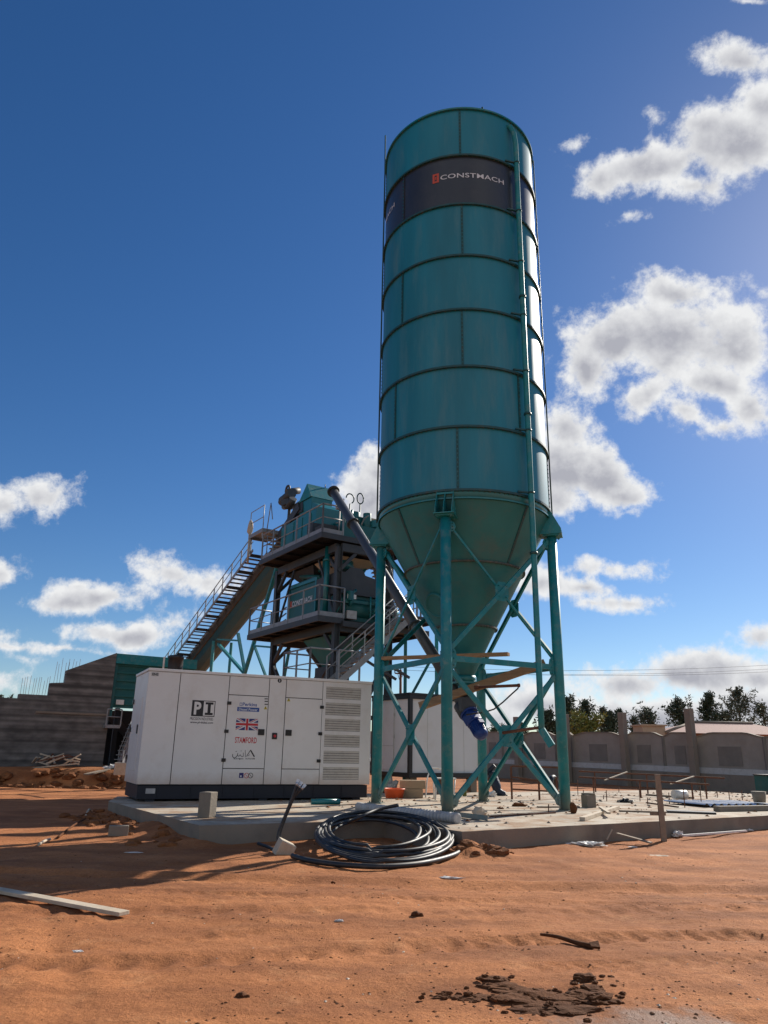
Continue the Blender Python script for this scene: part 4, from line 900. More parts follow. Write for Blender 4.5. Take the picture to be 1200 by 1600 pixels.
# valves, air cylinders and pipes crowded round the hoppers
rn = random.Random(21)
def clutter(name, m_, a0, a1, b0, b1, z0, z1, n):
    for i in range(n):
        c = T(rn.uniform(a0, a1), rn.uniform(b0, b1), rn.uniform(z0, z1)); mb = MB(); k = rn.random()
        d = rn.choice((ta, tb, V((0, 0, 1)), (ta+V((0, 0, 1))).normalized(), (tb-V((0, 0, .6))).normalized()))
        if k < .5: mb.cyl(c-d*rn.uniform(.12, .35), c+d*rn.uniform(.12, .35), rn.uniform(.035, .09), 12); mb.cyl(c, c+d*.06, .12, 12)
        elif k < .8: mb.box(c, (rn.uniform(.15, .4), rn.uniform(.15, .35), rn.uniform(.12, .35)), rz=TRZ+rn.choice((0, .4))); mb.cyl(c, c+d*.35, .05, 10)
        else: mb.tube([c-d*.4, c-d*.1+V((0, 0, .12)), c+d*.2+V((0, 0, .05)), c+d*.4-V((0, 0, .15))], .028, 8)
        mb.build(name, M[m_], tw)
clutter('valve', 'teal_dark', 1.0, 2.7, 2.1, 4.3, 7.9, 8.3, 9); clutter('air_cylinder', 'steel', 1.0, 2.8, .5, 4.6, 7.9, 8.35, 9)
clutter('air_cylinder', 'steel', .9, 2.0, 4.45, 5.1, 6.1, 7.4, 8); clutter('valve', 'teal_dark', .95, 1.3, 1.75, 2.0, 6.2, 7.6, 3)
clutter('valve', 'teal', 1.1, 3.6, .1, 1.9, 9.65, 10.15, 8); clutter('air_cylinder', 'galv', .95, 3.4, .1, 1.2, 9.1, 9.9, 6)
clutter('valve', 'teal_dark', 1.0, 2.6, .0, .25, 6.1, 6.9, 6); clutter('air_cylinder', 'steel', 1.1, 2.6, 1.0, 3.6, 4.9, 5.4, 5)
for z in (6.55, 6.8, 7.05):
    mb = MB(); mb.beam(T(.93, 4.5, z), T(.93, 5.05, z-.12), .03, .05); mb.build('bracket_rail', M['galv'], tw)
# discharge hopper under the lower deck
def hb(a0, a1, b0, b1, z): return [T(a0, b0, z), T(a1, b0, z), T(a1, b1, z), T(a0, b1, z)]
mb = MB(); mb.hexa(hb(1.55, 2.15, 1.6, 2.4, 4.55), hb(1.0, 2.6, .9, 3.0, 5.53)); tbox(mb, 1.55, 2.15, 1.6, 2.4, 3.6, 4.549); dh = mb.build('discharge_hopper', M['cone'], tw)
mb = MB(); tbox(mb, 1.35, 2.2, 1.5, 2.6, 2.9, 4.5); tbox(mb, 1.4, 1.5, 1.2, 1.49, 3.2, 4.4); mb.build('chute', M['steel'], tw)
# machinery on the upper deck
mb = MB(); mb.hexa(hb(.72, 2.1, 1.9, 5.0, 9.02), [T(.72, 1.9, 10.62), T(2.1, 1.9, 10.62), T(2.1, 5.0, 10.45), T(.72, 5.0, 10.45)])
for b in (2.35, 3.1, 3.85, 4.6): tbox(mb, .69, .719, b-.035, b+.035, 9.05, 10.45)
agg = mb.build('surge_hopper', M['teal'], tw, bevel=.01)
v, f = fit_text('LU', 0, 0, 1, 1, .04, 1.2)
mb = MB(); tbox(mb, .3, .7, 1.35, 1.8, 9.05, 9.75); tbox(mb, .32, .9, .5, 1.2, 9.05, 9.5); mb.build('control_box', M['steel'], tw, bevel=.01)
# head housing with pitched lid
mb = MB(); tbox(mb, 1.0, 1.95, 2.9, 3.95, 10.3, 11.35); hd = mb.build('head_housing', M['teal'], tw, bevel=.01)
def gable(a0, a1, b0, b1, z0, zr, br): return [T(a0, b0, z0), T(a1, b0, z0), T(a1, b1, z0), T(a0, b1, z0), T(a0, br, zr), T(a1, br, zr)]
mb = MB(); mb.add(gable(.95, 2.0, 2.88, 4.0, 11.36, 12.02, 3.3), [(3, 2, 1, 0), (0, 1, 5, 4), (2, 3, 4, 5), (0, 4, 3), (1, 2, 5)]); mb.build('pitched_lid', M['teal_frame'], hd)
mb = MB(); mb.hexa([T(1.0, 2.1, 10.66), T(2.0, 2.1, 10.66), T(2.0, 2.86, 10.66), T(1, 2.86, 10.66)], [T(1.0, 2.4, 10.9), T(2.0, 2.4, 10.9), T(2.0, 2.86, 11.1), T(1, 2.86, 11.1)]); _ = ([T(1.0, 1.5, 11.36), T(2.9, 1.5, 11.36)]); mb.build('side_lid', M['teal'], hd)
mb = MB(); mb.cyl(T(1.8, 3.3, 12.0), T(1.8, 3.3, 12.16), .02, 8); mb.build('lug', M['steel'], hd)
mb = MB(); tbox(mb, .98, 2.6, .25, 1.85, 9.02, 9.62); mb.cyl(T(1.6, 1.0, 9.62), T(1.6, 1.0, 10.0), .35, 20); mb.cyl(T(2.3, .7, 9.62), T(2.3, .7, 10.3), .16, 16); mb.cyl(T(1.1, .4, 9.5), T(1.1, .4, 10.2), .06, 10); tbox(mb, 2.62, 3.8, .3, 1.6, 9.02, 9.4); mb.build('cement_scale', M['teal_dark'], tw, bevel=.01)
mb = MB(); tbox(mb, .66, .90, .06, .30, 10.05, 10.45); mb.build('lamp_box', M['hose'], tw, bevel=.01)
mb = MB(); mb.cyl(T(.78, .18, 9.0), T(.78, .18, 10.05), .025, 8); mb.build('lamp_post', M['galv'], tw)
# rings on rods
for (px, py, brk, sw) in ((563, 779, 0, 0), (547, 779, 1, 0)):
    a0_, zz = onB(1.8, px, py); c = T(a0_, 1.8, zz); mb = MB(); n = 22
    pts = [c+ta*(.15*math.cos(2*PI*i/n))+V((0, 0, .22*math.sin(2*PI*i/n))) for i in range(n+1)]
    if brk: pts = [c+ta*(.22*math.cos(t))+V((0, 0, .22*math.sin(t))) for t in [R(x) for x in range(-200, 20, 12)]][::-1]
    if brk: pts = [c+ta*(.18*math.cos(R(x)))+V((0, 0, .2*math.sin(R(x)))) for x in range(-60, 190, 14)]
    mb.tube(pts, .026, 8); mb.cyl(c-V((0, 0, .22)), c-V((0, 0, 1.35)), .028, 8); mb.build('cable_ring', M['teal_edge'], tw)
mb = MB(); mb.box(T(3.1, 1.8, 10.35), (.5, .4, .3), rz=TRZ); mb.build('beige_box', M['beige'], tw)
mb = MB(); tbox(mb, 2.6, 3.9, .9, 2.4, 9.4, 10.0); mb.cyl(T(2.3, 1.7, 10.0), T(2.3, 1.7, 10.6), .25, 16); tbox(mb, 1.9, 2.5, .9, 1.5, 9.63, 10.2); mb.build('air_tank', M['teal_dark'], tw, bevel=.02)
mb = MB(); mb.hexa(hb(1.3, 2.2, 1.0, 2.0, 7.95), hb(1.0, 2.9, .6, 2.4, 8.43)); mb.build('cement_funnel', M['beige'], tw)
mb = MB(); mb.hexa(hb(1.4, 2.2, 3.1, 3.9, 7.86), hb(1.0, 2.8, 2.5, 4.7, 8.43)); mb.build('aggregate_funnel', M['steel'], tw)

# stairs
def stair(p, q, wd, side, parent, rail_h=.95, n=None, mt=M['galv'], name='stair', rails=(0, 1), treadm=None):
    p = V(p); q = V(q); side = V(side).normalized(); d = q-p; n = n or int(d.z/.21)
    hd_ = V((d.x, d.y, 0)).normalized()
    stair_o = MB().beam(p, q, .03, .20).build(name, mt, parent)
    MB().beam(p+side*wd, q+side*wd, .03, .20).build('stringer', mt, stair_o)
    for i in range(n):
        c = p.lerp(q, (i+.5)/n)+side*(wd/2); MB().box(c, (.22, wd-.03, .03), rz=math.atan2(hd_.y, hd_.x)).build('tread', treadm or mt, stair_o)
    for s in rails:
        rl = MB(); m_ = max(2, int(d.length/1.1)); o_ = side*(wd*s)
        for i in range(m_+1):
            b = p.lerp(q, i/m_)+o_; rl.beam(b, b+V((0, 0, rail_h)), .04, .04)
        for h_ in (rail_h, rail_h*.52): rl.tube([p+o_+V((0, 0, h_)), q+o_+V((0, 0, h_))], .021, 8)
        rl.build('hand_rail', M['galv'], stair_o)
    return stair_o
# flight from the low landing up to the right-hand landing, then back up to the upper deck
Pa = at(528, 1068, 24.6); Pb = at(646, 962, 25.6)
stair(Pa, Pb, .8, tb, tw, n=14)
lz = Pb.z-.02
def ldeck(cpts, z, name='landing'):
    mb = MB(); mb.plate([V((p.x, p.y, z)) for p in cpts], .05)
    n = len(cpts)
    for i in range(n): mb.beam(V((cpts[i].x, cpts[i].y, z-.08)), V((cpts[(i+1) % n].x, cpts[(i+1) % n].y, z-.08)), .05, .18)
    return mb.build(name, M['steel'], tw)
L1 = [Pb, Pb+ta*1.0, Pb+ta*1.0+tb*1.9, Pb+tb*1.9]; ldeck(L1, lz)
railing([V((p.x, p.y, lz)) for p in (L1[0]+ta*.15, L1[1], L1[2])], toe=False)
Pc = V((Pb.x, Pb.y, lz))+tb*1.05; Pd = at(600, 878, 28.0)
stair(Pc, T(3.7, 1.3, 9.0) if False else Pd, .75, tb, tw, n=14)
for p in (L1[1], L1[2]): 
    mb = MB(); mb.beam(V((p.x, p.y, 0)), V((p.x, p.y, lz-.1)), .12, .12); mb.build('post', M['teal_frame'], tw)
mb = MB(); mb.beam(V((L1[1].x, L1[1].y, .5)), V((L1[2].x, L1[2].y, 3.0)), .07, .07); mb.beam(V((L1[1].x, L1[1].y, 5.0)), V((L1[2].x, L1[2].y, 3.1)), .07, .07); mb.beam(V((L1[1].x, L1[1].y, 3.05)), V((L1[2].x, L1[2].y, 3.05)), .07, .07); mb.build('brace', M['teal_frame'], tw)
# low landing with its rails just above the generator
lo = Pa.z; L2 = [Pa, Pa+tb*2.0, Pa-ta*1.0+tb*2.0, Pa-ta*1.0]; ldeck(L2, lo)
railing([V((p.x, p.y, lo)) for p in (L2[0]+tb*.1, L2[3]+tb*.1, L2[2], L2[1])], toe=False, step=.9)
railing([V((p.x, p.y, lo)) for p in (L2[0], L2[0]+ta*.8)], toe=False, step=.8)
for p in (L2[3], L2[2]):
    mb = MB(); mb.beam(V((p.x, p.y, ZS)), V((p.x, p.y, lo-.03)), .10, .10); mb.build('post', M['steel'], tw)
mb = MB()
for s in (0, .8): mb.beam(Pa.lerp(Pb, .45)+tb*s-V((0, 0, .1)), Pa.lerp(Pb, .95)+tb*s-V((0, 0, 2.0)), .08, .08)
mb.build('brace', M['steel'], tw)

# ------------------------------------------------------------------ belt conveyor
def CZ(b): return 9.64-.403*(b-7.63)
cv = thing('belt_conveyor', 'long inclined belt conveyor with an open stair climbing left to the tower top', 'conveyor', T(1.6, 13, 0))
cv['label'] = 'long inclined belt conveyor with open stair beside it, rising from the bins to the tower'
bA, bB = 3.7, 22.5
for a_ in (1.1, 2.2):
    mb = MB(); mb.hexa([T(a_, bA, CZ(bA)-.42), T(a_+.06, bA, CZ(bA)-.42), T(a_+.06, bA, CZ(bA)), T(a_, bA, CZ(bA))], [T(a_, bB, CZ(bB)-.42), T(a_+.06, bB, CZ(bB)-.42), T(a_+.06, bB, CZ(bB)), T(a_, bB, CZ(bB))]); sfr = mb.build('side_frame', M['beltgrime'], cv)
    if a_ < 2:
        for i in range(20):
            b = bA+.5+i*.92; MB().cyl(T(1.06, b, CZ(b)-.08), T(1.098, b, CZ(b)-.08), .05, 8).build('idler_end', M['steel'], sfr); MB().beam(T(1.085, b, CZ(b)-.02), T(1.085, b, CZ(b)-.40), .02, .05).build('rib', M['beltgrime'], sfr)
# folded belly pan
mb = MB(); prof = [(1.16, -.40), (1.34, -.60), (1.65, -.74), (1.95, -.74), (2.16, -.60), (2.2, -.40)]; vs = []
for b in (5.6, bB): vs += [T(a, b, CZ(b)+dz) for a, dz in prof]
n = len(prof); mb.add(vs, [(i, i+1, n+i+1, n+i) for i in range(n-1)], False); mb.add([T(a, b, CZ(b)+dz+.02) for b in (5.6, bB) for a, dz in prof], [(i+1, i, n+i, n+i+1) for i in range(n-1)]); mb.build('belly_pan', M['belly'], cv)
mb = MB(); mb.hexa([T(1.2, bA, CZ(bA)-.02), T(2.16, bA, CZ(bA)-.02), T(2.16, bB, CZ(bB)-.02), T(1.2, bB, CZ(bB)-.02)][::-1], [T(1.2, bA, CZ(bA)+.0), T(2.16, bA, CZ(bA)+.0), T(2.16, bB, CZ(bB)), T(1.2, bB, CZ(bB))][::-1]); mb.cyl(T(1.15, bA, CZ(bA)-.1), T(2.2, bA, CZ(bA)-.1), .26, 24); mb.build('belt', M['rubber'], cv)
# drive head
mb = MB(); mb.hexa(hb(.95, 2.0, 3.6, 4.7, 10.9), [T(1.0, 3.7, 11.5), T(1.9, 3.7, 11.5), T(1.9, 4.5, 11.45), T(1, 4.5, 11.45)])
hb_, hz_ = onA(.95, 452, 777)
drv = mb.build('head_guard', M['steel'], cv)
mb = MB(); c = T(.9, hb_, hz_-.05); mb.cyl(c-tb*.35+V((0, 0, .12)), c+tb*.55+V((0, 0, .02)), .2, 20); mb.cyl(c+tb*.55, c+tb*.72, .13, 16); mb.cyl(c-ta*.1+V((0, 0, .25)), c+ta*.5+V((0, 0, .45)), .15, 16); mb.box(c+V((0, 0, -.22)), (.42, .45, .25), rz=TRZ+.3); mb.cyl(c-tb*.5-V((0, 0, .15)), c-tb*.15-V((0, 0, .45)), .17, 16); mb.cyl(c+tb*.35-V((0, 0, .3)), c-tb*.1-V((0, 0, .38)), .13, 14); mb.box(c+tb*.45+V((0, 0, .15)), (.2, .3, .12), rz=TRZ); mb.cyl(c+ta*.3+tb*.2+V((0, 0, .1)), c+ta*.3+tb*.2+V((0, 0, .42)), .07, 10)
mb.ringtube(c+tb*.1+V((0, 0, .42)), .17, .05, nrm=ta, n=20); mb.build('drive_motor', M['steel'], cv)
mb = MB(); mb.beam(T(1.0, 5.0, 10.0), T(1.0, hb_, hz_-.3), .12, .12); mb.beam(T(1.0, 5.9, 10.2), T(1.0, 3.9, 11.2), .2, .35); mb.build('head_bracket', M['steel'], cv)
# stair and its railing beside the belt
sm_ = MB()
for a in (.34, 1.03): sm_.beam(T(a, 7.0, CZ(7.0)-.03), T(a, 21.5, CZ(21.5)-.03), .035, .12)
st = sm_.build('stair', M['galv'], cv)
for i in range(46):
    b = 7.3+i*.31; mb = MB(); tbox(mb, .36, 1.01, b-.11, b+.11, CZ(b)-.05, CZ(b)-.02)
    if i % 4 == 0: tbox(mb, .34, 1.06, b-.04, b+.04, CZ(b)-.14, CZ(b)-.06)
    mb.build('tread', M['steel'], st)
mb = MB(); HR = .72
for i in range(14):
    b = 7.2+i*1.02; p = T(.32, b, CZ(b)); dn = V((0, 0, HR)); mb.beam(p-V((0, 0, .05)), p+dn, .05, .05)
mb.cyl(T(.32, 7.0, CZ(7.0)+HR), T(.32, 21.2, CZ(21.2)+HR), .022, 8); mb.cyl(T(.32, 7.0, CZ(7)+HR*.5), T(.32, 21.2, CZ(21.2)+HR*.5), .017, 8)
mb.build('hand_rail', M['galv'], st)
# top platform and gate frames
mb = MB(); z_ = CZ(6.9)+.06+.55
zpl = 10.55
tbox(mb, .2, 1.0, 5.75, 7.15, zpl-.05, zpl)
for (x0, x1, y0, y1) in ((.16, .2, 5.7, 7.2), (1.0, 1.04, 5.7, 7.2), (.2, 1.0, 5.7, 5.75), (.2, 1.0, 7.15, 7.2)): tbox(mb, x0, x1, y0, y1, zpl-.17, zpl+.0)
for i in range(5): tbox(mb, .2, 1.0, 5.35+.0-i*.28+.35, 5.45-i*.28+.35, zpl-.35-i*.25, zpl-.30-i*.25)
mb.build('platform', M['galv'], cv)
mb = MB()
z = zpl
for b0, b1 in ((5.75, 7.15),):
    mb.tube([T(.2, b0, z), T(.2, b0, z+1.05), T(.2, b1, z+1.05), T(.2, b1, z)], .02, 8); mb.cyl(T(.2, b0, z+.52), T(.2, b1, z+.52), .018, 8)
mb.tube([T(.25, 5.45, z-.2), T(.25, 5.2, z+1.0), T(.1, 4.6, z+.1)], .02, 8); mb.cyl(T(.2, 5.2, 9), T(.2, 5.2, 10.1), .02, 8)
mb.build('gate_rail', M['galv'], cv)
for a, b in ((.22, 5.8), (.22, 7.1), (.98, 5.8)):
    mb = MB(); mb.beam(T(a, b, CZ(b)-.25), T(a, b, zpl-.05), .06, .06); mb.build('post', M['galv'], cv)
# cloth tied to the stair top
c = T(.2, 7.15, 10.9)
mb = MB(); vs, fs = clod(c, (.13, .13, .36), 4, sub=2); mb.add(vs, fs, True); mb.cyl(c-V((0, 0, .3)), c-V((0, 0, 1.6)), .05, 8)
tag(build_at(mb, 'tied_sack', M['palewood'], c), 'pale sack tied to the top of the conveyor stair rail', 'sack')
# trestle legs
tl = MB()
p1, z1_ = onA(1.3, 334, 1000)
def zb_(b): return CZ(b)-.6
def cleg(p, q, wd=.12, a0=1.3, ext=0., nm='leg'):
    (b0, z0), (b1, z1) = onA(a0, *p), onA(a0, *q); A0 = T(a0, b0, z0); A1 = T(a0, b1, z1)
    if ext: A1 = A1+(A1-A0)*ext
    mb = MB(); mb.beam(A0, A1, wd, wd); mb.build(nm, M['teal_frame'], cv); return A0, A1
for da in (0, .95):
    b0, z0 = onA(1.3, 334, 1000); mb = MB(); mb.beam(T(1.3+da, b0, 0), T(1.3+da, b0, z0-.15+.1), .13, .13); mb.build('leg', M['teal_frame'], cv)
cleg((433, 885), (382, 1053), .14, ext=.9)
cleg((372, 990), (383, 1052)); cleg((341, 1006), (382, 1052)); cleg((397, 1008), (415, 1056), .09); cleg((396, 1009), (432, 1012), .08, nm='cross_tie'); cleg((340, 999), (373, 1001), .08, nm='cross_tie')
b0, z0 = onA(1.3, 382, 1052); mb = MB(); mb.beam(T(1.3, b0, z0), T(1.3, b0, 0), .13, .13); mb.build('leg', M['teal_frame'], cv)
cleg((452, 1015), (444, 1058), .10, 2.2)

# ------------------------------------------------------------------ aggregate bin, ramp wall
WB = 14.4
def Wp(px, py, db=0.): a, z = onB(WB+db, px, py); return a, z
aw, zt_ = Wp(183, 1020); _, zb0 = Wp(163, 1188); al, _ = Wp(0, 1100)
s1a, s1z = Wp(105, 1047); s2a, s2z = Wp(79, 1067); s3a, s3z = Wp(30, 1084); s1l, s1lz = Wp(105, 1066.5)
wall = thing('retaining_wall', 'stepped grey board-marked concrete ramp wall at the far left', 'wall', T(aw, WB, zb0))
yl = al-6
prof = [(yl, -.1), (aw, -.1), (aw, zt_), (s1a, s1z), (s1a, s1lz), (s2a, s2z), (s2a, s3z), (s3a, s3z), (s3a, Wp(30, 1091)[1]), (yl, Wp(0, 1092)[1])]
mb = MB(); mb.plate([T(a, WB+.2, z) for a, z in prof], .4)
mb.build('wall_body', M['boardconc'], wall, bevel=.01)
mb = MB(); za = Wp(56, 1110.6)[1]; mb.hexa([T(Wp(56, 1110)[0], WB-.06, za-.09), T(aw-.1, WB-.06, za-.09), T(aw-.1, WB-.001, za-.09), T(Wp(56, 1110)[0], WB-.001, za-.09)], [T(Wp(56, 1110)[0], WB-.06, za), T(aw-.1, WB-.06, za), T(aw-.1, WB-.001, za), T(Wp(56, 1110)[0], WB-.001, za)]); mb.build('ledge', M['conc'], wall)
random.seed(3)
for (x0, x1, y0, n, h) in ((32, 74, 1085, 11, .75), (83, 104, 1066, 5, 1.0), (106, 122, 1046, 4, .45)):
    for i in range(n):
        x = x0+(x1-x0)*i/(n-1)+random.uniform(-1, 1); a, z = Wp(x, y0, .3); mb = MB(); hh = h*random.uniform(.8, 1.1)
        mb.beam(T(a, WB+.3, z-.3), T(a+random.uniform(-.03, .05), WB+.3, z+hh), .011, .011); mb.build('rebar', M['rust'], wall)
# bin body
bn = thing('aggregate_bin', 'teal ribbed steel aggregate bin between the ramp wall and the generator', 'bin', T(aw+2, WB+1, 0))
zt2 = zt_-.02; ar = aw+4.0
mb = MB(); tbox(mb, aw+.03, ar, WB+.30, WB+.42, 3.3, zt2-.48); 
for i in range(6): z = 3.45+i*.36; tbox(mb, aw+.05, ar, WB+.22, WB+.299, z, z+.09)
for a in (aw+.1, aw+2.1, ar-.1): tbox(mb, a-.06, a+.06, WB+.14, WB+.219, 2.9, zt2-.5)
mb.build('side_wall', M['teal_dark'], bn)
mb = MB(); tbox(mb, aw+.01, ar, WB+.05, WB+.45, zt2-.46, zt2); tbox(mb, aw+.01, ar, WB+.451, WB+4.2, zt2-.45, zt2-.02); mb.build('top_beam', M['teal_frame'], bn)
for a in (aw+.5, ar-.2):
    mb = MB(); tbox(mb, a-.1, a+.1, WB+.5, WB+.7, .3, 3.3); mb.build('leg', M['shade_black'], bn)
mb = MB(); mb.hexa(hb(aw+1.6, aw+2.6, WB+1.2, WB+2.6, 1.9), hb(aw+.4, aw+3.8, WB+.6, WB+3.6, 3.2)); mb.build('hopper', M['shade_black'], bn)  # legs and hopper near-black: shade below the bin put into their colour
mb = MB(); tbox(mb, aw+.05, ar, WB+3.8, WB+4.0, .2, 3.3); tbox(mb, ar-.1, ar+.05, WB+.72, WB+3.79, .2, 3.3); mb.build('shade_wall', M['shade_black'], bn)  # back and end walls added to keep sun out below the bin
mb = MB(); a0_, z0_ = Wp(188.5, 1097); tbox(mb, a0_-.18, a0_+.18, WB+.10, WB+.135, z0_-.11, z0_+.11); mb.build('sign_plate', M['plastic'], bn)
mb = MB(); a0_, z0_ = Wp(173, 1135); tbox(mb, a0_-.35, a0_+.3, WB-.5, WB-.01, z0_-.08, z0_+.06); mb.build('side_platform', M['galv'], bn)
railing([T(a0_-.35, WB-.5, z0_), T(a0_+.3, WB-.5, z0_)], h=.75, step=.7, toe=False, parent=bn)
sa, sz = Wp(183, 1190); ta2, tz = Wp(203, 1128); print('STAIR', sa, sz, ta2, tz, aw)
stair(T(sa, WB-.9, .7), T(ta2+.4, WB-.2, tz), .75, ta*-1+tb*.0 if False else tb, bn, n=10, rail_h=.7)
# black water drum seen over the generator roof
p = at(274, 1040, 34.0)
wt = thing('water_tank', 'black plastic water drum standing at the foot of the conveyor stair', 'water tank', V((p.x, p.y, p.z-.7)))
mb = MB(); mb.lathe([(.0, -.75), (.30, -.75), (.33, -.3), (.33, .1), (.35, .12), (.35, .2), (.30, .24), (.0, .28)], (p.x, p.y, p.z+.2), n=28); mb.build('drum', M['rubber'], wt)
mb = MB(); mb.cyl((p.x+.2, p.y-.2, p.z-.7), (p.x+.2, p.y-.2, p.z-.3), .04, 8); mb.box((p.x, p.y, p.z-.62), (.9, .9, .1)); mb.beam((p.x, p.y, .5), (p.x, p.y, p.z-.67), .2, .2); mb.build('stand', M['galv'], wt)
p = at(256, 1037, 33.5); mb = MB(); mb.beam((p.x, p.y, .6), (p.x, p.y, p.z+.3), .07, .07)
tag(build_at(mb, 'marker_post', M['plastic'], (p.x, p.y, .6)), 'thin white post standing left of the black water drum', 'post')

# ------------------------------------------------------------------ site cabin
c0 = at(639.5, 1215, 25.0); zc0 = c0.z; zc1 = at(639.5, 1085, 25.0).z
kx = ta; ky = tb
def K(a, b, z): return V((c0.x, c0.y, 0))+kx*a+ky*b+V((0, 0, z))
def kbox(mb, a0, a1, b0, b1, z0, z1): mb.box(K((a0+a1)/2, (b0+b1)/2, (z0+z1)/2), (a1-a0, b1-b0, z1-z0), rz=TRZ)
KL = 3.05; KW = 2.3
cb = thing('site_cabin', 'white panelled site cabin with black frame behind the silo legs', 'cabin', K(1.5, 1.1, ZS))
mb = MB(); kbox(mb, .06, KL-.06, .06, KW-.06, zc0+.05, zc1-.05)
cbb = mb.build('wall', M['cabin'], cb)
mb = MB()
for i in range(1, 4): a = KL*i/4; kbox(mb, a-.006, a+.006, .052, .06, zc0+.12, zc1-.1)
mb.build('panel_joint', M['slat'], cbb)
for a in (.0, KL-.12):
    for b in (0, KW-.12): mb = MB(); kbox(mb, a, a+.12, b, b+.12, zc0+.141, zc1-.131); mb.build('corner_post', M['black'], cb)
mb = MB(); kbox(mb, -.01, KL+.01, -.01, KW+.01, zc0, zc0+.14); mb.build('floor_frame', M['black'], cb)
mb = MB(); kbox(mb, -.01, KL+.01, -.01, KW+.01, zc1-.13, zc1); kbox(mb, -.06, KL+.06, -.06, KW+.06, zc1+.001, zc1+.06); mb.build('roof_frame', M['black'], cb)
mb = MB(); mb.box(K(.054, 1.45, (zc0+zc1)/2+.0), (.03, .95, 2.15), rz=TRZ); dr = mb.build('door', M['cabin'], cb, bevel=.01)
mb = MB(); kbox(mb, .025, .038, .96, .975, zc0+.2, zc1-.2); kbox(mb, .025, .038, 1.92, 1.935, zc0+.2, zc1-.2)
for z in (.45, 1.2, 1.9): kbox(mb, .022, .037, .92, 1.0, zc0+z, zc0+z+.12)
kbox(mb, .025, .038, 1.0, 1.9, zc0+.95, zc0+.975); mb.build('door_trim', M['slat'], dr)
for a in (.15, KL-.4):
    for b in (.15, KW-.4): mb = MB(); kbox(mb, a, a+.25, b, b+.25, ZS, zc0-.002); mb.build('footing', M['conc'], cb)

# ------------------------------------------------------------------ boundary wall
FN = V((at(780, 1186, 54).x, 54, 0)); FE = V((at(1200, 1203, 37.5).x, 37.5, 0)); fd = (FE-FN).normalized(); fn_ = V((fd.y, -fd.x, 0))
if fn_.y > 0: fn_ = -fn_
def FP(px, py, out=0.): return onpl(px, py, FN+fn_*out, fn_)
def fs_(px): return (FP(px, 1170)-FN).dot(fd)
def FX(s, z, out=0.): return FN+fd*s+fn_*out+V((0, 0, z))
cr0 = FP(845, 1147).z; cr1 = FP(1150, 1149).z; co0 = FP(800, 1187).z; co1 = FP(1190, 1203).z
s_a, s_b = fs_(845), fs_(1150)
def zcr(s): return cr0+(cr1-cr0)*(s-s_a)/(s_b-s_a)
def zco(s): return co0+(co1-co0)*(s-fs_(800))/(fs_(1190)-fs_(800))
edges = [fs_(x) for x in (715, 742, 772, 806, 849, 897, 920, 977, 1040, 1087, 1197)]
edges += [edges[-1]+4.2*i for i in range(1, 4)]
fence = thing('boundary_wall', 'long pale precast boundary wall with wavy capped panels beyond the slab at right', 'wall', FX(edges[5], 0))
bays = [fs_(x) for x in (725, 755, 787, 820, 870, 897, 977, 1039, 1089, 1197)]
bays = [bays[0]-16, bays[0]-12, bays[0]-8, bays[0]-4]+bays+[bays[-1]+4.2, bays[-1]+8.4, bays[-1]+12.6]
for s0, s1 in zip(bays, bays[1:]):
    n = 14; mb = MB(); top = []; bot = []
    for i in range(n+1):
        t = i/n; s = s0+(s1-s0)*t; e = 1-abs(2*t-1); bump = sm(e, .0, .55)*.20-.12
        top.append(FX(s+.0, zcr(s)+bump)); bot.append(FX(s, zco(s)))
    mb.plate(bot+top[::-1], .12); pn = mb.build('panel', M['fencew'], fence)
    mb = MB(); 
    for p, q in zip(top, top[1:]): mb.beam(p+V((0, 0, .035)), q+V((0, 0, .035)), .20, .07)
    mb.build('coping', M['conc'], pn)
    mb = MB(); sc_ = (s0+s1)/2; hw = (s1-s0)*.17; zz0, zz1 = zco(sc_)+.12, zco(sc_)+(zcr(sc_)-zco(sc_))*.66
    mb.plate([FX(sc_-hw, zz0, .07), FX(sc_+hw, zz0, .07), FX(sc_+hw, zz1, .07), FX(sc_-hw, zz1, .07)], .03); mb.build('inset', M['fencedark'], pn)
    mb = MB(); mb.beam(FX(s0, -.1, .06), FX(s0, zcr(s0)-.1, .06), .14, .16); mb.build('pilaster', M['fencedark'], fence)
mb = MB(); mb.hexa([FX(bays[0], -.3, .30), FX(bays[-1], -.3, .30), FX(bays[-1], -.3, -.1), FX(bays[0], -.3, -.1)], [FX(bays[0], zco(bays[0])-.28, .30), FX(bays[-1], zco(bays[-1])-.28, .30), FX(bays[-1], zco(bays[-1])-.28, -.1), FX(bays[0], zco(bays[0])-.28, -.1)]); mb.build('footing', M['column'], fence)
mb = MB(); mb.hexa([FX(bays[0], zco(bays[0])-.279, .2), FX(bays[-1], zco(bays[-1])-.279, .2), FX(bays[-1], zco(bays[-1])-.279, -.1), FX(bays[0], zco(bays[0])-.279, -.1)], [FX(bays[0], zco(bays[0]), .2), FX(bays[-1], zco(bays[-1]), .2), FX(bays[-1], zco(bays[-1]), -.1), FX(bays[0], zco(bays[0]), -.1)]); mb.build('course', M['slat'], fence)
for i, (px, ty) in enumerate(((810, 1120), (887, 1116), (978, 1113), (1085, 1107))):
    p = FP(px, 1200, .55); top = FP(px, ty, .55).z; mb = MB(); w_ = .36
    mb.box((p.x, p.y, top/2-.1), (w_, w_, top+.2), rz=math.atan2(fd.y, fd.x))
    lab = ['thin rough concrete column in front of the boundary wall, the farthest one, seen through the silo braces', 'rough concrete column just right of the silo leg, before the boundary wall', 'rough concrete column rising behind the bare timber stake, left of the stake', 'tallest rough concrete column before the boundary wall, at the pink roof'][i]
    o = build_at(mb, 'concrete_column', M['column'], (p.x, p.y, 0), bevel=.02); tag(o, lab, 'column', 'rough concrete columns along the boundary wall')

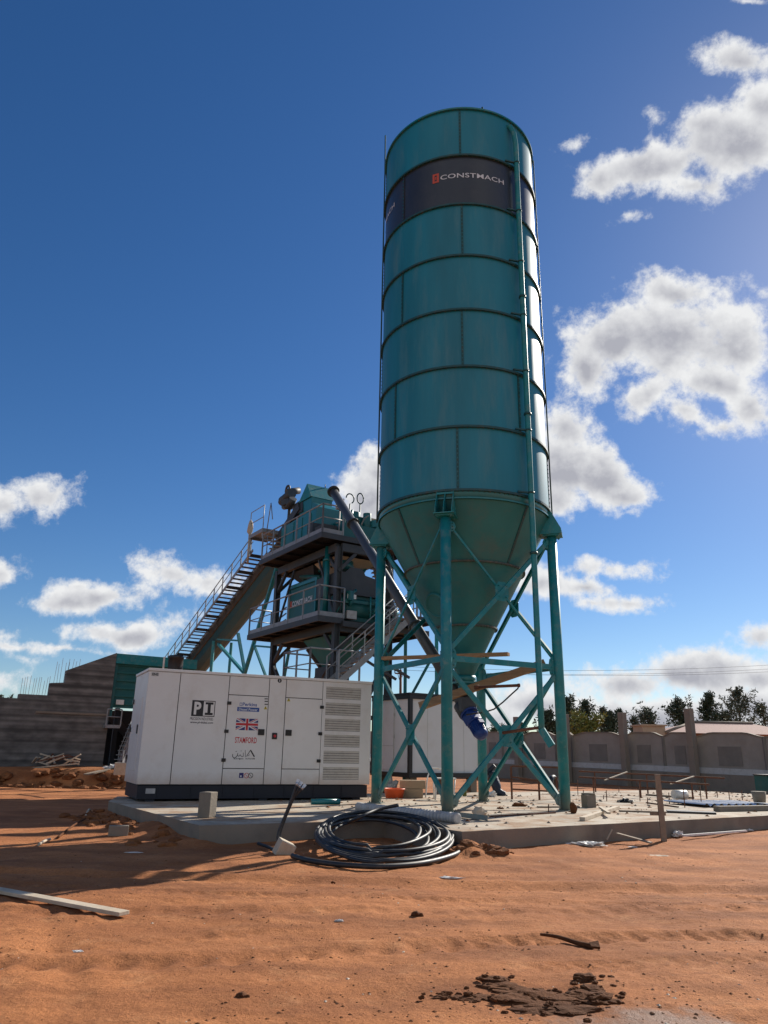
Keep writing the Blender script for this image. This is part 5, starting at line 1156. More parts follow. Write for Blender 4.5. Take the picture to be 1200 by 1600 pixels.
# house behind the wall
hp = at(1000, 1146, 66); hs_ = thing('house', 'low house with pink tiled roof behind the boundary wall at right', 'house', (hp.x, hp.y, 0))
def HB(px, py, Y=66.): return at(px, py, Y)
a = HB(1035, 1150); b = HB(1260, 1150)
mb = MB(); mb.box(((a.x+b.x)/2, 68, 1.2), (b.x-a.x-.6, 5, 3.0)); mb.build('wall', M['beige'], hs_)
rz = HB(1035, 1145).z; rt_ = HB(1125, 1130, 69).z
mb = MB(); mb.add([V((a.x, 65, rz)), V((b.x, 65, rz)), V((b.x, 73, rz)), V((a.x, 73, rz)), V((HB(1082, 1130, 69).x, 69, rt_)), V((b.x-3, 69, rt_))], [(0, 1, 5, 4), (1, 2, 5), (2, 3, 4, 5), (3, 0, 4)]); rf = mb.build('roof', M['roof'], hs_)
mb = MB(); mb.cyl(V((a.x, 65, rz+.05)), V((HB(1082, 1130, 69).x, 69, rt_+.05)), .12, 8); mb.cyl(V((HB(1082, 1130, 69).x, 69, rt_+.05)), V((b.x-3, 69, rt_+.05)), .12, 8); mb.build('ridge_tiles', M['conc'], rf)
p0 = HB(1000, 1146); p1 = HB(1034, 1135); mb = MB(); mb.box(((p0.x+p1.x)/2, 66.5, p1.z/2), (p1.x-p0.x, 2.5, p1.z)); mb.box(((p0.x+p1.x)/2, 66.5, p1.z+.06), (p1.x-p0.x+.3, 2.8, .12)); o = build_at(mb, 'outhouse', M['beige'], (p0.x, 66.5, 0)); tag(o, 'small flat beige outhouse left of the pink roofed house', 'outhouse')

# ------------------------------------------------------------------ trees
def tree(label, px, py_top, Y, width, lmat, dens=1.0, cat='tree', base_z=0, droop=.25, name='casuarina_tree', crown0=.16, seed=0, grp='trees beyond the boundary wall'):
    rnd = random.Random(seed*17+int(px)); top = at(px, py_top, Y); H = top.z-base_z; base = V((top.x, Y, base_z))
    t = thing(name, label, cat, base, grp)
    mb = MB(); lean = V((rnd.uniform(-.3, .3), 0, 0)); trunk = [base+lean*(i/6)**2+V((.10*math.sin(i*2+seed), 0, H*i/6*.96)) for i in range(7)]
    mb.tube(trunk, [max(.02, .028*H*(1-i/6.3)) for i in range(7)], 8)
    cr = MB(); nb = int(58*dens)
    lf = MB()
    def leafclump(c, n, spread, ln):
        for _ in range(n):
            p = c+V((rnd.gauss(0, spread), rnd.gauss(0, spread), rnd.gauss(0, spread*.8)))
            d = V((rnd.gauss(0, .6), rnd.gauss(0, .6), rnd.uniform(-.5, .9))).normalized()*ln*rnd.uniform(.6, 1.3)
            s = V((rnd.gauss(0, 1), rnd.gauss(0, 1), rnd.gauss(0, 1))).cross(d).normalized()*.055*rnd.uniform(.6, 1.6)
            lf.add([p-s, p+s, p+d+s*.3, p+d-s*.3], [(0, 1, 2, 3)])
    for i in range(nb):
        h = crown0+(1-crown0)*((i+rnd.random())/nb)**.85; z = H*h
        k = int(min(5, h*6)); tp0 = trunk[k].lerp(trunk[k+1], min(1, h*6-k))
        prof = math.sin(PI*min(1, (1-h)*1.15+.10)**.75) if h < .9 else .25
        Ln = .78*width/2*max(.12, prof)*rnd.uniform(.55, 1.15); az = rnd.uniform(0, 2*PI); el = rnd.uniform(.75, 1.45)
        d = V((math.cos(az), math.sin(az), math.tan(el*.8))).normalized()
        e = tp0+d*Ln; mid_ = tp0.lerp(e, .5)-V((0, 0, Ln*.06)); mb.tube([tp0, mid_, e], [.030, .02, .01], 5)
        for q in (.35, .6, .8, 1.0):
            if rnd.random() < .12: continue
            leafclump(tp0.lerp(e, q), int(15*dens*(1.25-q*.6)), .10+.09*Ln*(1.1-q*.8), .28)
    for q in range(rnd.randint(3, 5)):          # feathery leaders standing above the crown
        k = rnd.choice((1, 2, 3)); st_ = trunk[k]; a_ = rnd.uniform(0, 2*PI); off_ = V((math.cos(a_), math.sin(a_), 0))*width*rnd.uniform(.14, .38)
        tip = V((st_.x, st_.y, base.z))+off_+V((0, 0, H*rnd.uniform(.70, .96))); mid_ = st_.lerp(tip, .5)+off_*.25; mb.tube([st_, mid_, tip], [.035, .022, .008], 5)
        for j in range(12):
            t_ = .35+.65*j/11; leafclump(mid_.lerp(tip, max(0, t_*2-1)) if t_ > .5 else st_.lerp(mid_, t_*2), int(9*dens), .05+.20*(1-t_), .26)
    for q in range(9): leafclump(trunk[5].lerp(trunk[6], q/8), 7, .07+.02*(8-q), .3)
    mb.build('trunk', M['bark'], t); lf.build('crown', M[lmat], t)
    return t
TR = [
 ('dense dark tree just right of the silo leg, tallest of its clump', 888, 1090, 78, 4.2, 'leaf', 1.5),
 ('dark bushy tree half hidden behind the silo leg', 858, 1112, 78, 3.6, 'leaf', 1.3),
 ('dark tree between the silo leg clump and the yellow shrub', 908, 1094, 84, 3.4, 'leaf', 1.2),
 ('slim sparse tree directly above the yellow green shrub', 937, 1103, 80, 2.2, 'leaf2', .8),
 ('short dark tree left of the second concrete column', 953, 1112, 76, 2.6, 'leaf', 1.1),
 ('wispy tree right behind the column beside the bare stake', 969, 1108, 82, 3.0, 'leaf2', .9),
 ('loose grey green tree above the beige outhouse', 1012, 1106, 80, 4.2, 'leaf2', 1.0),
 ('small ragged tree just left of the beige outhouse', 994, 1120, 86, 3.0, 'leaf2', .8),
 ('rounded dark tree left of the tallest concrete column', 1060, 1094, 78, 4.4, 'leaf', 1.3),
 ('upright dark tree just right of the tallest concrete column', 1104, 1083, 78, 3.4, 'leaf', 1.3),
 ('ragged low tree between the tallest column and the thin tall tree', 1128, 1112, 80, 3.2, 'leaf2', .9),
 ('tall thin feathery tree rising highest above the pink roof', 1150, 1076, 76, 5.0, 'leaf2', 1.05),
 ('broad sparse tree at the right edge of the photo', 1193, 1100, 76, 4.4, 'leaf2', .95),
 ('faint thin tree seen through the silo braces near the cabin', 812, 1130, 88, 3.2, 'leaf2', .9),
 ('low dark tree behind the wall left of the cabin corner post', 772, 1140, 84, 4.0, 'leaf', 1.1),
]
for i, (lb, px, py, Y, wd, lm, de) in enumerate(TR): tree(lb, px, py, Y, wd*1.08, lm, de*.92, seed=i)
tree('round yellow green shrub showing over the boundary wall', 914, 1131, 62, 5.0, 'leafy', 1.4, cat='shrub', name='flowering_shrub', crown0=.3, seed=40, grp=None)
for i, (px, py, lb) in enumerate(((3, 1085, 'tiny dark treetop at the very left edge above the ramp wall'), (16, 1087, 'tiny dark treetop right beside the one at the left edge'), (28, 1092, 'faint tiny treetop just left of the reinforcing bars'))): tree(lb, px, py, 90, 2.2, 'leaf', .6, seed=60+i, grp='treetops above the ramp wall')

# power pole and wires
pb = at(626, 1150, 70); pt = at(626, 1047, 70)
po = thing('power_pole', 'dark wooden power pole with crossarm seen between silo leg and screw conveyor', 'power pole', (pb.x, 70, 0))
mb = MB(); mb.tube([(pb.x, 70, 0), (pt.x, 70, pt.z)], [.17, .12], 10); mb.build('pole', M['rust'], po)
mb = MB(); ca = at(617, 1052, 70); cb_ = at(634, 1053, 70); mb.beam(ca, cb_, .12, .12); mb.beam((ca+cb_)/2-V((0, 0, .8)), ca+V((.25, 0, 0)), .05, .05); mb.beam((ca+cb_)/2-V((0, 0, .8)), cb_-V((.25, 0, 0)), .05, .05); mb.build('crossarm', M['rust'], po)
for p in (ca, cb_, pt): mb = MB(); mb.cyl(p, p+V((0, 0, .22)), .05, 8); mb.cyl(p+V((0, 0, .2)), p+V((0, 0, .36)), .08, 8); mb.build('insulator', M['steel'], po)
for i, (p, ye, lb) in enumerate(((ca+V((0, 0, .34)), 1040, 'lowest thin wire running right from the power pole'), (pt+V((0, 0, .34)), 1028, 'uppermost thin wire running right from the power pole'), (cb_+V((0, 0, .34)), 1034, 'middle thin wire running right from the power pole'))):
    e = at(1350, ye, 78); n = 24; pts = [p.lerp(e, k/n)-V((0, 0, 2.2*4*(k/n)*(1-k/n)*.35)) for k in range(n+1)]
    mb = MB(); mb.tube(pts, .014, 5); tag(build_at(mb, 'power_line', M['steel'], p), lb, 'wire', 'wires from the power pole')

# ------------------------------------------------------------------ things on and by the slab
random.seed(11)
def gh(x, y): return height(x, y)
# cable coil
cc = V((.0, 0, 0)); pts = []
fr_ = gz(600, 1349, .04); bk = gz(585, 1272, .40)
cxm, cym = (gz(482, 1315, .1).x+gz(716, 1322, .05).x)/2, (fr_.y+bk.y)/2
loops = 10; RXm = 1.16; RYm = (bk.y-fr_.y)/2
def zz(x, y): 
    t = (y-fr_.y)/(bk.y-fr_.y); return .05+max(0, t)*.34
loopspec = [(1.0, 1.0, 0, 0), (.97, .96, -.03, .02), (.86, .93, -.10, .05), (.92, .88, -.02, .0), (.80, .86, -.16, .10), (.84, .78, -.06, -.02), (.70, .80, -.20, .12), (.74, .70, -.10, .0), (.62, .64, -.20, .06), (.95, 1.03, .0, -.03), (.9, .82, .05, -.08)]
for li, (fx, fy, ox, oy) in enumerate(loopspec):
    nseg = 56
    nx_ = loopspec[min(li+1, len(loopspec)-1)]
    for k in range(nseg):
        t = k/nseg; w_ = sm(t, .7, 1.0); fxx = fx+(nx_[0]-fx)*w_; fyy = fy+(nx_[1]-fy)*w_; oxx = ox+(nx_[2]-ox)*w_; oyy = oy+(nx_[3]-oy)*w_
        a = 2*PI*t-PI/2; x = cxm+oxx+RXm*fxx*math.cos(a)*(1+.03*math.sin(3*a+li))+.06*noise.noise(V((a*.7, li*1.7, 0))); y = cym+oyy+RYm*fyy*math.sin(a)+.07*noise.noise(V((a*.7, li*2.3, 4)))
        pts.append(V((x, y, zz(x, y)+.028*((li*5) % 4)+.015*math.sin(2*a+li*1.3))))
coil = thing('cable_coil', 'big loose coil of thick black cable leaning on the slab edge', 'cable coil', (cxm, cym, 0))
mb = MB(); mb.tube(pts, .028, 10); mb.build('cable', M['rubber'], coil)
mb = MB(); tail = [at(457, 1336, 12.35), ]; tl_ = [gz(457, 1337, .05), gz(480, 1344, .05), gz(520, 1350, .045), gz(560, 1353, .045), gz(600, 1354, .045), gz(650, 1350, .045), gz(690, 1342, .05), gz(716, 1332, .07), gz(716, 1322, .1), gz(700, 1315, .14)]
def smooth_path(P_, n=8):
    out = []
    for i in range(len(P_)-1):
        p0, p1, p2, p3 = P_[max(i-1, 0)], P_[i], P_[i+1], P_[min(i+2, len(P_)-1)]
        for k in range(n):
            t = k/n; out.append(.5*((2*p1)+(p2-p0)*t+(2*p0-5*p1+4*p2-p3)*t*t+(3*p1-p0-3*p2+p3)*t**3))
    return out+[P_[-1]]
mb.tube(smooth_path(tl_), .037, 10); mb.build('cable_tail', M['rubber'], coil)
mb = MB(); mb.tube(smooth_path([gz(545, 1285, .35), at(560, 1278, 13.7), at(590, 1265, 14.1), at(622, 1258, 14.3)]), .03, 10); mb.build('cable_tail', M['rubber'], coil)
# upright cable ends through the stone block
bp_ = gz(441, 1334, .0)
cbn = thing('cable_bundle', 'bundle of upright black cable ends with metal lugs beside the pale stone block', 'cable', (bp_.x, bp_.y, 0))
for i, (tx, ty, dx) in enumerate(((463, 1224, -.03), (467, 1227, .0), (471, 1230, .03), (465, 1226, .015))):
    Yb = bp_.y+.12+dx; P_ = [at(437+i, 1330, Yb), at(434+i, 1312, Yb), at(436+i, 1298, Yb+.02), at(445+i*.7, 1275, Yb+.05), at(455+i*.8, 1250, Yb+.08), at(tx, ty+3, Yb+.1)]
    mb = MB(); mb.tube(smooth_path(P_), .021, 8); mb.build('cable_end', M['rubber'], cbn)
    d = (P_[-1]-P_[-2]).normalized(); mb = MB(); mb.cyl(P_[-1], P_[-1]+d*.05, .024, 8); mb.beam(P_[-1]+d*.05, P_[-1]+d*.10, .05, .012, (0, -1, .2)); mb.build('lug', M['sheet'], cbn)
mb = MB(); mb.tube(smooth_path([at(432, 1331, bp_.y), gz(420, 1324, .06), gz(403, 1318, .08)]), .026, 8); mb.build('cable_end', M['rubber'], cbn)
rotb = Matrix.Rotation(.5, 3, 'Z') @ Matrix.Rotation(.42, 3, 'Y') @ Matrix.Rotation(.2, 3, 'X')
mb = MB(); bc = at(444, 1327, bp_.y-.05); mb.box(bc, (.27, .2, .24), rot=rotb); o = build_at(mb, 'stone_block', M['palewood'], bc, bevel=.012); tag(o, 'pale stone block tilted against the cables left of the coil', 'block')
# concrete cube
p = gz(320.5, 1278, ZS); mb = MB(); mb.box((p.x, p.y+.12, ZS+.225), (.25, .25, .45), rz=-.35); o = build_at(mb, 'concrete_block', M['conc'], (p.x, p.y, ZS), bevel=.012); tag(o, 'upright grey concrete block on the slab before the generator', 'block')
# teal offcut pipe
a = gz(486, 1254, ZS+.05); b = gz(531, 1254, ZS+.05); mb = MB(); mb.cyl((a.x, a.y, ZS+.07), (b.x, b.y, ZS+.07), .065, 16); o = build_at(mb, 'pipe_offcut', M['teal'], a); tag(o, 'short teal pipe lying on the slab under the generator end', 'pipe')
# corrugated hose
a = gz(560, 1261, ZS+.09); b = gz(716, 1279, ZS+.09); P_ = smooth_path([a, a.lerp(b, .33)+V((-.05, .05, 0)), a.lerp(b, .66)+V((.04, -.04, 0)), b], 60); rs = [.088+.014*math.sin(i*1.25)+.006*noise.noise(V((i*.1, 0, 0))) for i in range(len(P_))]
mb = MB(); mb.tube(P_, rs, 16); o = build_at(mb, 'flexible_hose', M['hose'], a); tag(o, 'grey ribbed flexible hose lying along the slab edge by the front silo leg', 'hose')
# loose teal bar by the front leg
a = gz(716, 1275, ZS+.03); b = gz(762, 1281, ZS+.03); mb = MB(); mb.channel((a.x, a.y, ZS+.06), (b.x, b.y, ZS+.06), (0, -1, .1), .09, .05, .008); o = build_at(mb, 'steel_channel', M['teal_frame'], a); tag(o, 'short loose teal steel channel at the foot of the front silo leg', 'steel bar')
# plank left
a = gz(-40, 1386, .03); b = gz(194, 1427, .03); mb = MB(); mb.beam((a.x, a.y, gh(a.x, a.y)+.04), (b.x, b.y, gh(b.x, b.y)+.045), .13, .035); o = build_at(mb, 'timber_plank', M['palewood'], a, bevel=.004); tag(o, 'long pale plank lying on the soil at the left edge', 'plank')
# stick with frayed end
a = gz(845, 1460, .02); b = gz(926, 1479, .02); mb = MB(); mb.tube(smooth_path([a, a.lerp(b, .35)+V((0, .01, .01)), a.lerp(b, .7), b]), [.012+.012*(i/24.) for i in range(25)], 7); mb.plate([b+V((-.02, -.03, .0)), b+V((.05, -.05, .0)), b+V((.06, .04, .03)), b+V((-.02, .02, .02))], .02); o = build_at(mb, 'broken_stick', M['clod'], a); tag(o, 'dark broken stick lying on open soil at the right foreground', 'stick')
def crumple(name, label, px, py, sx, sy, sz, m_, cat, z=0., seed=1, sub=3):
    p = gz(px, py, z); zz_ = z if z > .1 else gh(p.x, p.y)
    mb = MB(); vs, fs = clod((0, 0, 0), (1, 1, 1), seed, sub=sub)
    out = []
    for v_ in vs:
        k = .8+.5*noise.noise(v_*3.1+V((seed, 0, 0))); out.append(V((p.x+v_.x*sx*k, p.y+v_.y*sy*k, zz_+max(0, (v_.z+.6))*sz*.6*k)))
    mb.add(out, fs, False); o = build_at(mb, name, m_, (p.x, p.y, zz_)); return tag(o, label, cat)
crumple('paper_scrap', 'white crumpled scrap on the soil in front of the cable coil', 703, 1369, .17, .06, .03, M['plastic'], 'litter', seed=3)
crumple('cardboard_scrap', 'flat pale yellow piece of card below the timber stake', 1028, 1338, .22, .10, .012, M['palewood'], 'litter', seed=5)
crumple('paper_scrap', 'thin white scrap lying on the shaded soil at left', 209, 1332, .16, .05, .015, M['plastic'], 'litter', seed=6)
crumple('paper_scrap', 'tiny white scrap on the soil at lower left', 123, 1487, .05, .03, .015, M['plastic'], 'litter', seed=7)
crumple('paper_scrap', 'small white shred left of the lone clod in mid foreground', 530, 1442, .05, .02, .02, M['plastic'], 'litter', seed=8)
crumple('plastic_sheet', 'crumpled white plastic sheet at the foot of the slab right of the silo', 916, 1322, .34, .14, .09, M['plastic'], 'plastic sheet', seed=9, sub=4)
crumple('plastic_bag', 'white round plastic bag on the soil right of the stake', 1060, 1309, .13, .10, .14, M['plastic'], 'plastic bag', seed=10)
crumple('paper_scrap', 'small white scrap between the plastic sheet and the stake', 988, 1323, .10, .05, .02, M['plastic'], 'litter', seed=12)
crumple('paper_scrap', 'small white scrap near the far right end of the white pole', 1172, 1300, .09, .05, .05, M['plastic'], 'litter', seed=13)
crumple('soil_lump', 'dark lump of earth right of the crumpled plastic sheet', 948, 1314, .16, .10, .14, M['heap'], 'soil lump', seed=14)
a = gz(1068, 1309, .04); b = gz(1166, 1299, .04); mb = MB(); mb.beam((a.x, a.y, gh(a.x, a.y)+.09), (b.x, b.y, gh(b.x, b.y)+.05), .05, .035); o = build_at(mb, 'white_pole', M['plastic'], a); tag(o, 'long thin white pole lying at the foot of the slab at right', 'pole')
a = gz(965, 1313, .04); b = gz(1018, 1318, .04); mb = MB(); mb.beam((a.x, a.y, .16), (b.x, b.y, .05), .10, .025); o = build_at(mb, 'timber_plank', M['greywood'], a); tag(o, 'grey plank leaning low against the slab left of the stake', 'plank')
mb = MB(); a = at(948, 1312, gz(950, 1316).y); mb.beam(a, at(956, 1296, gz(950, 1316).y+.1), .03, .02); o = build_at(mb, 'timber_splinter', M['palewood'], a); tag(o, 'small pale splinter standing up beside the dark lump of earth', 'stick')
# stake
p = gz(1038, 1315); tpz = at(1027, 1210, p.y).z
mb = MB(); mb.beam((p.x, p.y, -.2), (at(1027, 1210, p.y).x, p.y, tpz), .105, .045, (0, 1, 0)); stk = thing('timber_stake', 'bare timber stake standing upright before the slab at right', 'stake', (p.x, p.y, 0)); mb.build('post', M['greywood'], stk)
q = at(1027, 1271, p.y+.05); mb = MB(); mb.beam(q-V((.14, 0, 0)), q+V((.16, 0, 0)), .05, .07); mb.build('cleat', M['greywood'], stk)
# things lying on the slab at right
def sb(px, py, z=ZS): return gz(px, py, z)
def lay(name, label, a, b, wd, th, m_, cat='plank', dz=.0, up=(0, 0, 1)):
    a = sb(*a); b = sb(*b); mb = MB(); mb.beam((a.x, a.y, ZS+th/2+.004+dz), (b.x, b.y, ZS+th/2+.004+dz), wd, th, up); o = build_at(mb, name, m_, a, bevel=.003); return tag(o, label, cat)
lay('timber_plank', 'pale timber plank slanting back from the slab front, nearest the right silo leg', (910, 1283), (965, 1264), .11, .07, M['palewood'])
lay('timber_offcut', 'short pale timber lying across the pale plank near the right silo leg', (938, 1268), (952, 1278), .07, .04, M['palewood'], 'timber', .07)
lay('timber_plank', 'flat grey plank left of the stake on the slab', (968, 1268), (1040, 1270), .20, .03, M['greywood'])
lay('black_panel', 'black flat panel lying on the slab right of the stake', (1042, 1269), (1118, 1272), .42, .04, M['rubber'], 'panel')
lay('timber_plank', 'brown plank lying farther back on the slab behind the stake', (1012, 1243), (1082, 1248), .20, .05, M['greywood'])
lay('concrete_beam', 'grey concrete beam lying at the right edge of the slab', (1120, 1268), (1230, 1266), .2, .12, M['conc'], 'beam')
lay('steel_rod', 'thin dark rod lying on the slab between the front and right silo legs', (764, 1277), (868, 1271), .03, .03, M['rust'], 'rod')
lay('steel_rod', 'thin dark rod lying on the slab just below the corrugated sheet', (1010, 1255), (1060, 1262), .04, .03, M['rust'], 'rod')
lay('timber_plank', 'thin plank across the slab behind the right silo leg', (840, 1262), (905, 1262), .10, .03, M['greywood'])
p = sb(922, 1262); mb = MB(); mb.box((p.x, p.y+.1, ZS+.15), (.30, .22, .30), rz=.5); mb.box((p.x, p.y+.1, ZS+.322), (.34, .10, .04), rz=-.3); o = build_at(mb, 'concrete_block', M['conc'], (p.x, p.y, ZS), bevel=.01); tag(o, 'small grey block standing on the slab right of the right silo leg', 'block')
p = sb(896, 1271); mb = MB(); vs, fs = clod((p.x, p.y, ZS+.1), (.08, .07, .13), 3); mb.add(vs, fs); o = build_at(mb, 'rubble_lump', M['clod'], (p.x, p.y, ZS)); tag(o, 'dark brown lump on the slab at the foot of the right silo leg', 'rubble')
crumple('tarpaulin_scrap', 'small black heap of sheeting on the slab behind the pale plank', 978, 1254, .26, .14, .12, M['rubber'], 'sheeting', z=ZS, seed=21)
crumple('rubble_lump', 'broken dark rubble on the slab between the front and right silo legs', 812, 1260, .22, .10, .10, M['heap'], 'rubble', z=ZS, seed=22)
crumple('rubble_lump', 'scatter of dark rubble left of the middle rubble under the silo', 782, 1264, .10, .06, .05, M['heap'], 'rubble', z=ZS, seed=23)
crumple('timber_wedge', 'tan wedge of timber beside the loose teal channel', 750, 1274, .20, .12, .20, M['palewood'], 'wedge', z=ZS, seed=24, sub=2)
crumple('paper_scrap', 'bunch of crumpled white paper at the corner of the cabin', 765, 1245, .24, .12, .18, M['plastic'], 'litter', z=ZS, seed=25)
p = sb(1058, 1249); mb = MB(); mb.cyl((p.x-.1, p.y, ZS+.14), (p.x+.35, p.y+.15, ZS+.14), .13, 18); o = build_at(mb, 'plastic_tub', M['plastic'], p); tag(o, 'white plastic tub lying on its side on the slab beyond the stake', 'tub')
p = sb(1188, 1261); mb = MB(); mb.cyl((p.x, p.y, ZS+.12), (p.x, p.y, ZS+.40), .15, 18, .19); o = build_at(mb, 'bucket', M['conc'], p); tag(o, 'small grey bucket standing on the corrugated sheet at the right edge', 'bucket')
mb = MB()
for i in range(1500):
    u, v = random.random(), random.random()**.8; q = D_.lerp(E_, u)+V((-.545, .839))*(v*8.5)+V((0, .02))
    if noise.noise(V((q.x*.9, q.y*.9, 2))) < random.uniform(-.3, .4): continue
    mb.mat(random.choice((0, 0, 1, 2))); pebble(mb, (q.x, q.y, ZS), random.choice((.012, .018, .025, .04, .06))*(1+.3*v), .6)
o = mb.build('slab_crumbs', [M['heap'], M['conc'], M['greywood']]); tag(o, 'crumbs of soil, chips and offcuts scattered over the concrete slab', 'crumbs', kind='stuff')
# corrugated sheet
a = sb(1102, 1262); b = sb(1215, 1262); mb = MB(); n = 56; wv_ = 1.2; vs = []
for t in (0, 1):
    for i in range(n+1):
        q = a.lerp(b, i/n); vs.append(V((q.x+t*-.55, q.y+t*1.5, ZS+.07+.035*math.sin(i*2*PI/5.6))))
mb.add(vs, [(i, i+1, n+2+i, n+1+i) for i in range(n)], True); mb.add([v_-V((0, 0, .004)) for v_ in vs], [(i+1, i, n+1+i, n+2+i) for i in range(n)], True)
o = build_at(mb, 'corrugated_sheet', M['sheet'], a); tag(o, 'shiny corrugated metal sheet on the slab at the right edge', 'metal sheet')
# starter bars standing in the slab
bars = [(948, 1252), (967, 1238), (1000, 1252), (1012, 1257), (1046, 1256), (1075, 1243), (1070, 1262), (1096, 1258), (1121, 1246), (1140, 1252), (1160, 1250), (903, 1243), (943, 1249), (995, 1225), (857, 1270), (912, 1252)]
BL = ['rusty starter bar just left of the small black heap of sheeting', 'rusty starter bar at the back of the slab above the black sheeting', 'rusty starter bar between the black sheeting and the stake', 'rusty starter bar closest to the stake on its left', 'rusty starter bar just right of the stake', 'rusty starter bar at the back of the slab behind the white tub', 'rusty starter bar in front of the white tub', 'rusty starter bar at the left end of the corrugated sheet', 'rusty starter bar behind the corrugated sheet, nearest the white tub', 'rusty starter bar behind the middle of the corrugated sheet', 'rusty starter bar behind the corrugated sheet, nearest the bucket', 'rusty starter bar behind the small grey block right of the silo leg', 'rusty starter bar right of the small grey block', 'rusty starter bar standing farthest back beneath the trestle bars', 'rusty starter bar at the foot of the right silo leg', 'rusty starter bar directly beside the small grey block']
proto = None
for i, (px, py) in enumerate(bars):
    p = sb(px, py)
    if proto is None:
        mb = MB(); mb.cyl(p-V((0, 0, .1)), p+V((.01, 0, .30)), .013, 6); proto = build_at(mb, 'starter_bar', M['rust'], p); o = proto
    else: o = proto.copy(); col.objects.link(o); o.location = p; o.scale = (1, 1, random.choice((.4, .6, 1.0, 1.6)))
    tag(o, BL[i], 'rebar', 'starter bars in the slab')
# rusty rack
rk = thing('rusty_rack', 'rusty iron frame rack standing behind the right silo leg', 'rack', sb(842, 1250))
for (px, y0, y1) in ((800, 1197, 1249), (843, 1212, 1250), (889, 1186, 1252), (871, 1214, 1248)):
    p = sb(px, y1); tz = at(px, y0, p.y).z; mb = MB(); mb.beam(p, (p.x, p.y, tz), .05, .05); mb.build('post', M['rust'], rk)
for (q0, q1) in (((800, 1197), (889, 1200)), ((800, 1233), (889, 1238)), ((800, 1214), (843, 1220))):
    Y0 = sb(800, 1249).y; Y1 = sb(889, 1252).y; mb = MB(); mb.beam(at(*q0, Y0), at(*q1, Y1 if q1[0] > 880 else sb(843, 1250).y), .045, .045); mb.build('rail', M['rust'], rk)
# long low trestles beyond the slab
for i, (x0, y0, x1, y1, Y0, Y1, lb) in enumerate(((905, 1205, 1132, 1216, 29, 25, 'long thin rusty bar carried low across the back of the slab, the upper one'), (905, 1214, 1108, 1226, 27, 23.5, 'long thin rusty bar carried low across the back of the slab, the lower one'))):
    a = at(x0, y0, Y0); b = at(x1, y1, Y1); t = thing('steel_trestle', lb, 'trestle', ((a.x+b.x)/2, (a.y+b.y)/2, ZS))
    mb = MB(); mb.beam(a, b, .06, .05); mb.build('rail', M['rust'], t)
    for k in (.12, .5, .88):
        p = a.lerp(b, k); mb = MB(); mb.beam((p.x, p.y, .0), p, .04, .04); mb.build('leg', M['rust'], t)
for i, (x0, y0, x1, y1, Y, lb) in enumerate(((945, 1219, 980, 1206, 26, 'pale stick slanting across the trestle bars, left of the stake'), (1048, 1225, 1084, 1213, 24.5, 'pale stick slanting across the trestle bars, right of the stake'))):
    board('timber_strut', lb, at(x0, y0, Y), at(x1, y1, Y+.8), .06, .03, M['palewood'], 'stick')
# tyre
p = sb(866, 1240); mb = MB(); mb.ringtube((p.x, p.y, ZS+.30), .22, .085, nrm=(.8, -.6, .1), n=36, nt=12); o = build_at(mb, 'tyre', M['rubber'], (p.x, p.y, ZS)); tag(o, 'black tyre standing behind the right silo leg', 'tyre')
# blue bench at right edge
p = sb(1195, 1235); bb = thing('steel_bench', 'blue grey steel bench at the right edge before the boundary wall', 'bench', p)
mb = MB(); mb.box((p.x+.6, p.y, ZS+.62), (2.2, .7, .05), rz=.5); mb.build('top', M['steel'], bb)
for dx in (-.3, 1.5): mb = MB(); mb.box((p.x+dx, p.y+(dx-.6)*.5, ZS+.3), (.08, .6, .6), rz=.5); mb.build('leg', M['teal_dark'], bb)
mb = MB(); mb.box((p.x+.6, p.y, ZS+.35), (1.9, .5, .04), rz=.5); mb.build('shelf', M['teal_dark'], bb)

# by the cabin
def cbox(name, label, px0, py0, px1, py1, m_, cat, dep=.4, Y=None, bev=.01):
    a = sb(px0, py1); b = sb(px1, py1); Yc = a.y if Y is None else Y; a = at(px0, py1, Yc); b = at(px1, py1, Yc); t = at(px0, py0, Yc)
    mb = MB(); mb.box(((a.x+b.x)/2, Yc+dep/2, (a.z+t.z)/2), (b.x-a.x, dep, t.z-a.z), rz=0); o = build_at(mb, name, m_, ((a.x+b.x)/2, Yc, a.z), bevel=bev); return tag(o, label, cat)
Yb = sb(645, 1247).y
cbox('cardboard_box', 'brown cardboard box under the cabin, the upper of two', 625, 1219, 665, 1232, M['card'], 'box', Y=Yb+.02)
cbox('cardboard_box', 'brown cardboard box under the cabin, the lower of two', 626, 1232.4, 661, 1246.5, M['card'], 'box', Y=Yb)
p = sb(616, 1247); mb = MB(); mb.lathe([(.0, 0), (.24, 0), (.29, .22), (.31, .23), (.31, .26), (.27, .26), (.22, .04), (0, .04)], (p.x, p.y, ZS), n=28); o = build_at(mb, 'orange_tub', M['orange'], p); tag(o, 'orange plastic tub on the slab behind the left silo leg', 'tub')
crumple('cement_sack', 'pale sack slumped under the cabin behind the orange tub', 610, 1238, .26, .2, .5, M['hose'], 'sack', z=ZS, seed=31)
# folding chair frame
p = sb(680, 1250); ch = thing('folding_stool', 'white tubular frame stool beside the cardboard boxes', 'stool', p)
mb = MB()
for dx in (0, .5): mb.cyl(p+V((dx, 0, 0)), p+V((dx+.06, .1, .55)), .022, 8); mb.cyl(p+V((dx, .45, 0)), p+V((dx-.02, .3, .55)), .022, 8)
mb.build('leg', M['plastic'], ch); mb = MB(); mb.box(p+V((.28, .2, .56)), (.62, .4, .035)); mb.build('seat', M['plastic'], ch, bevel=.01)
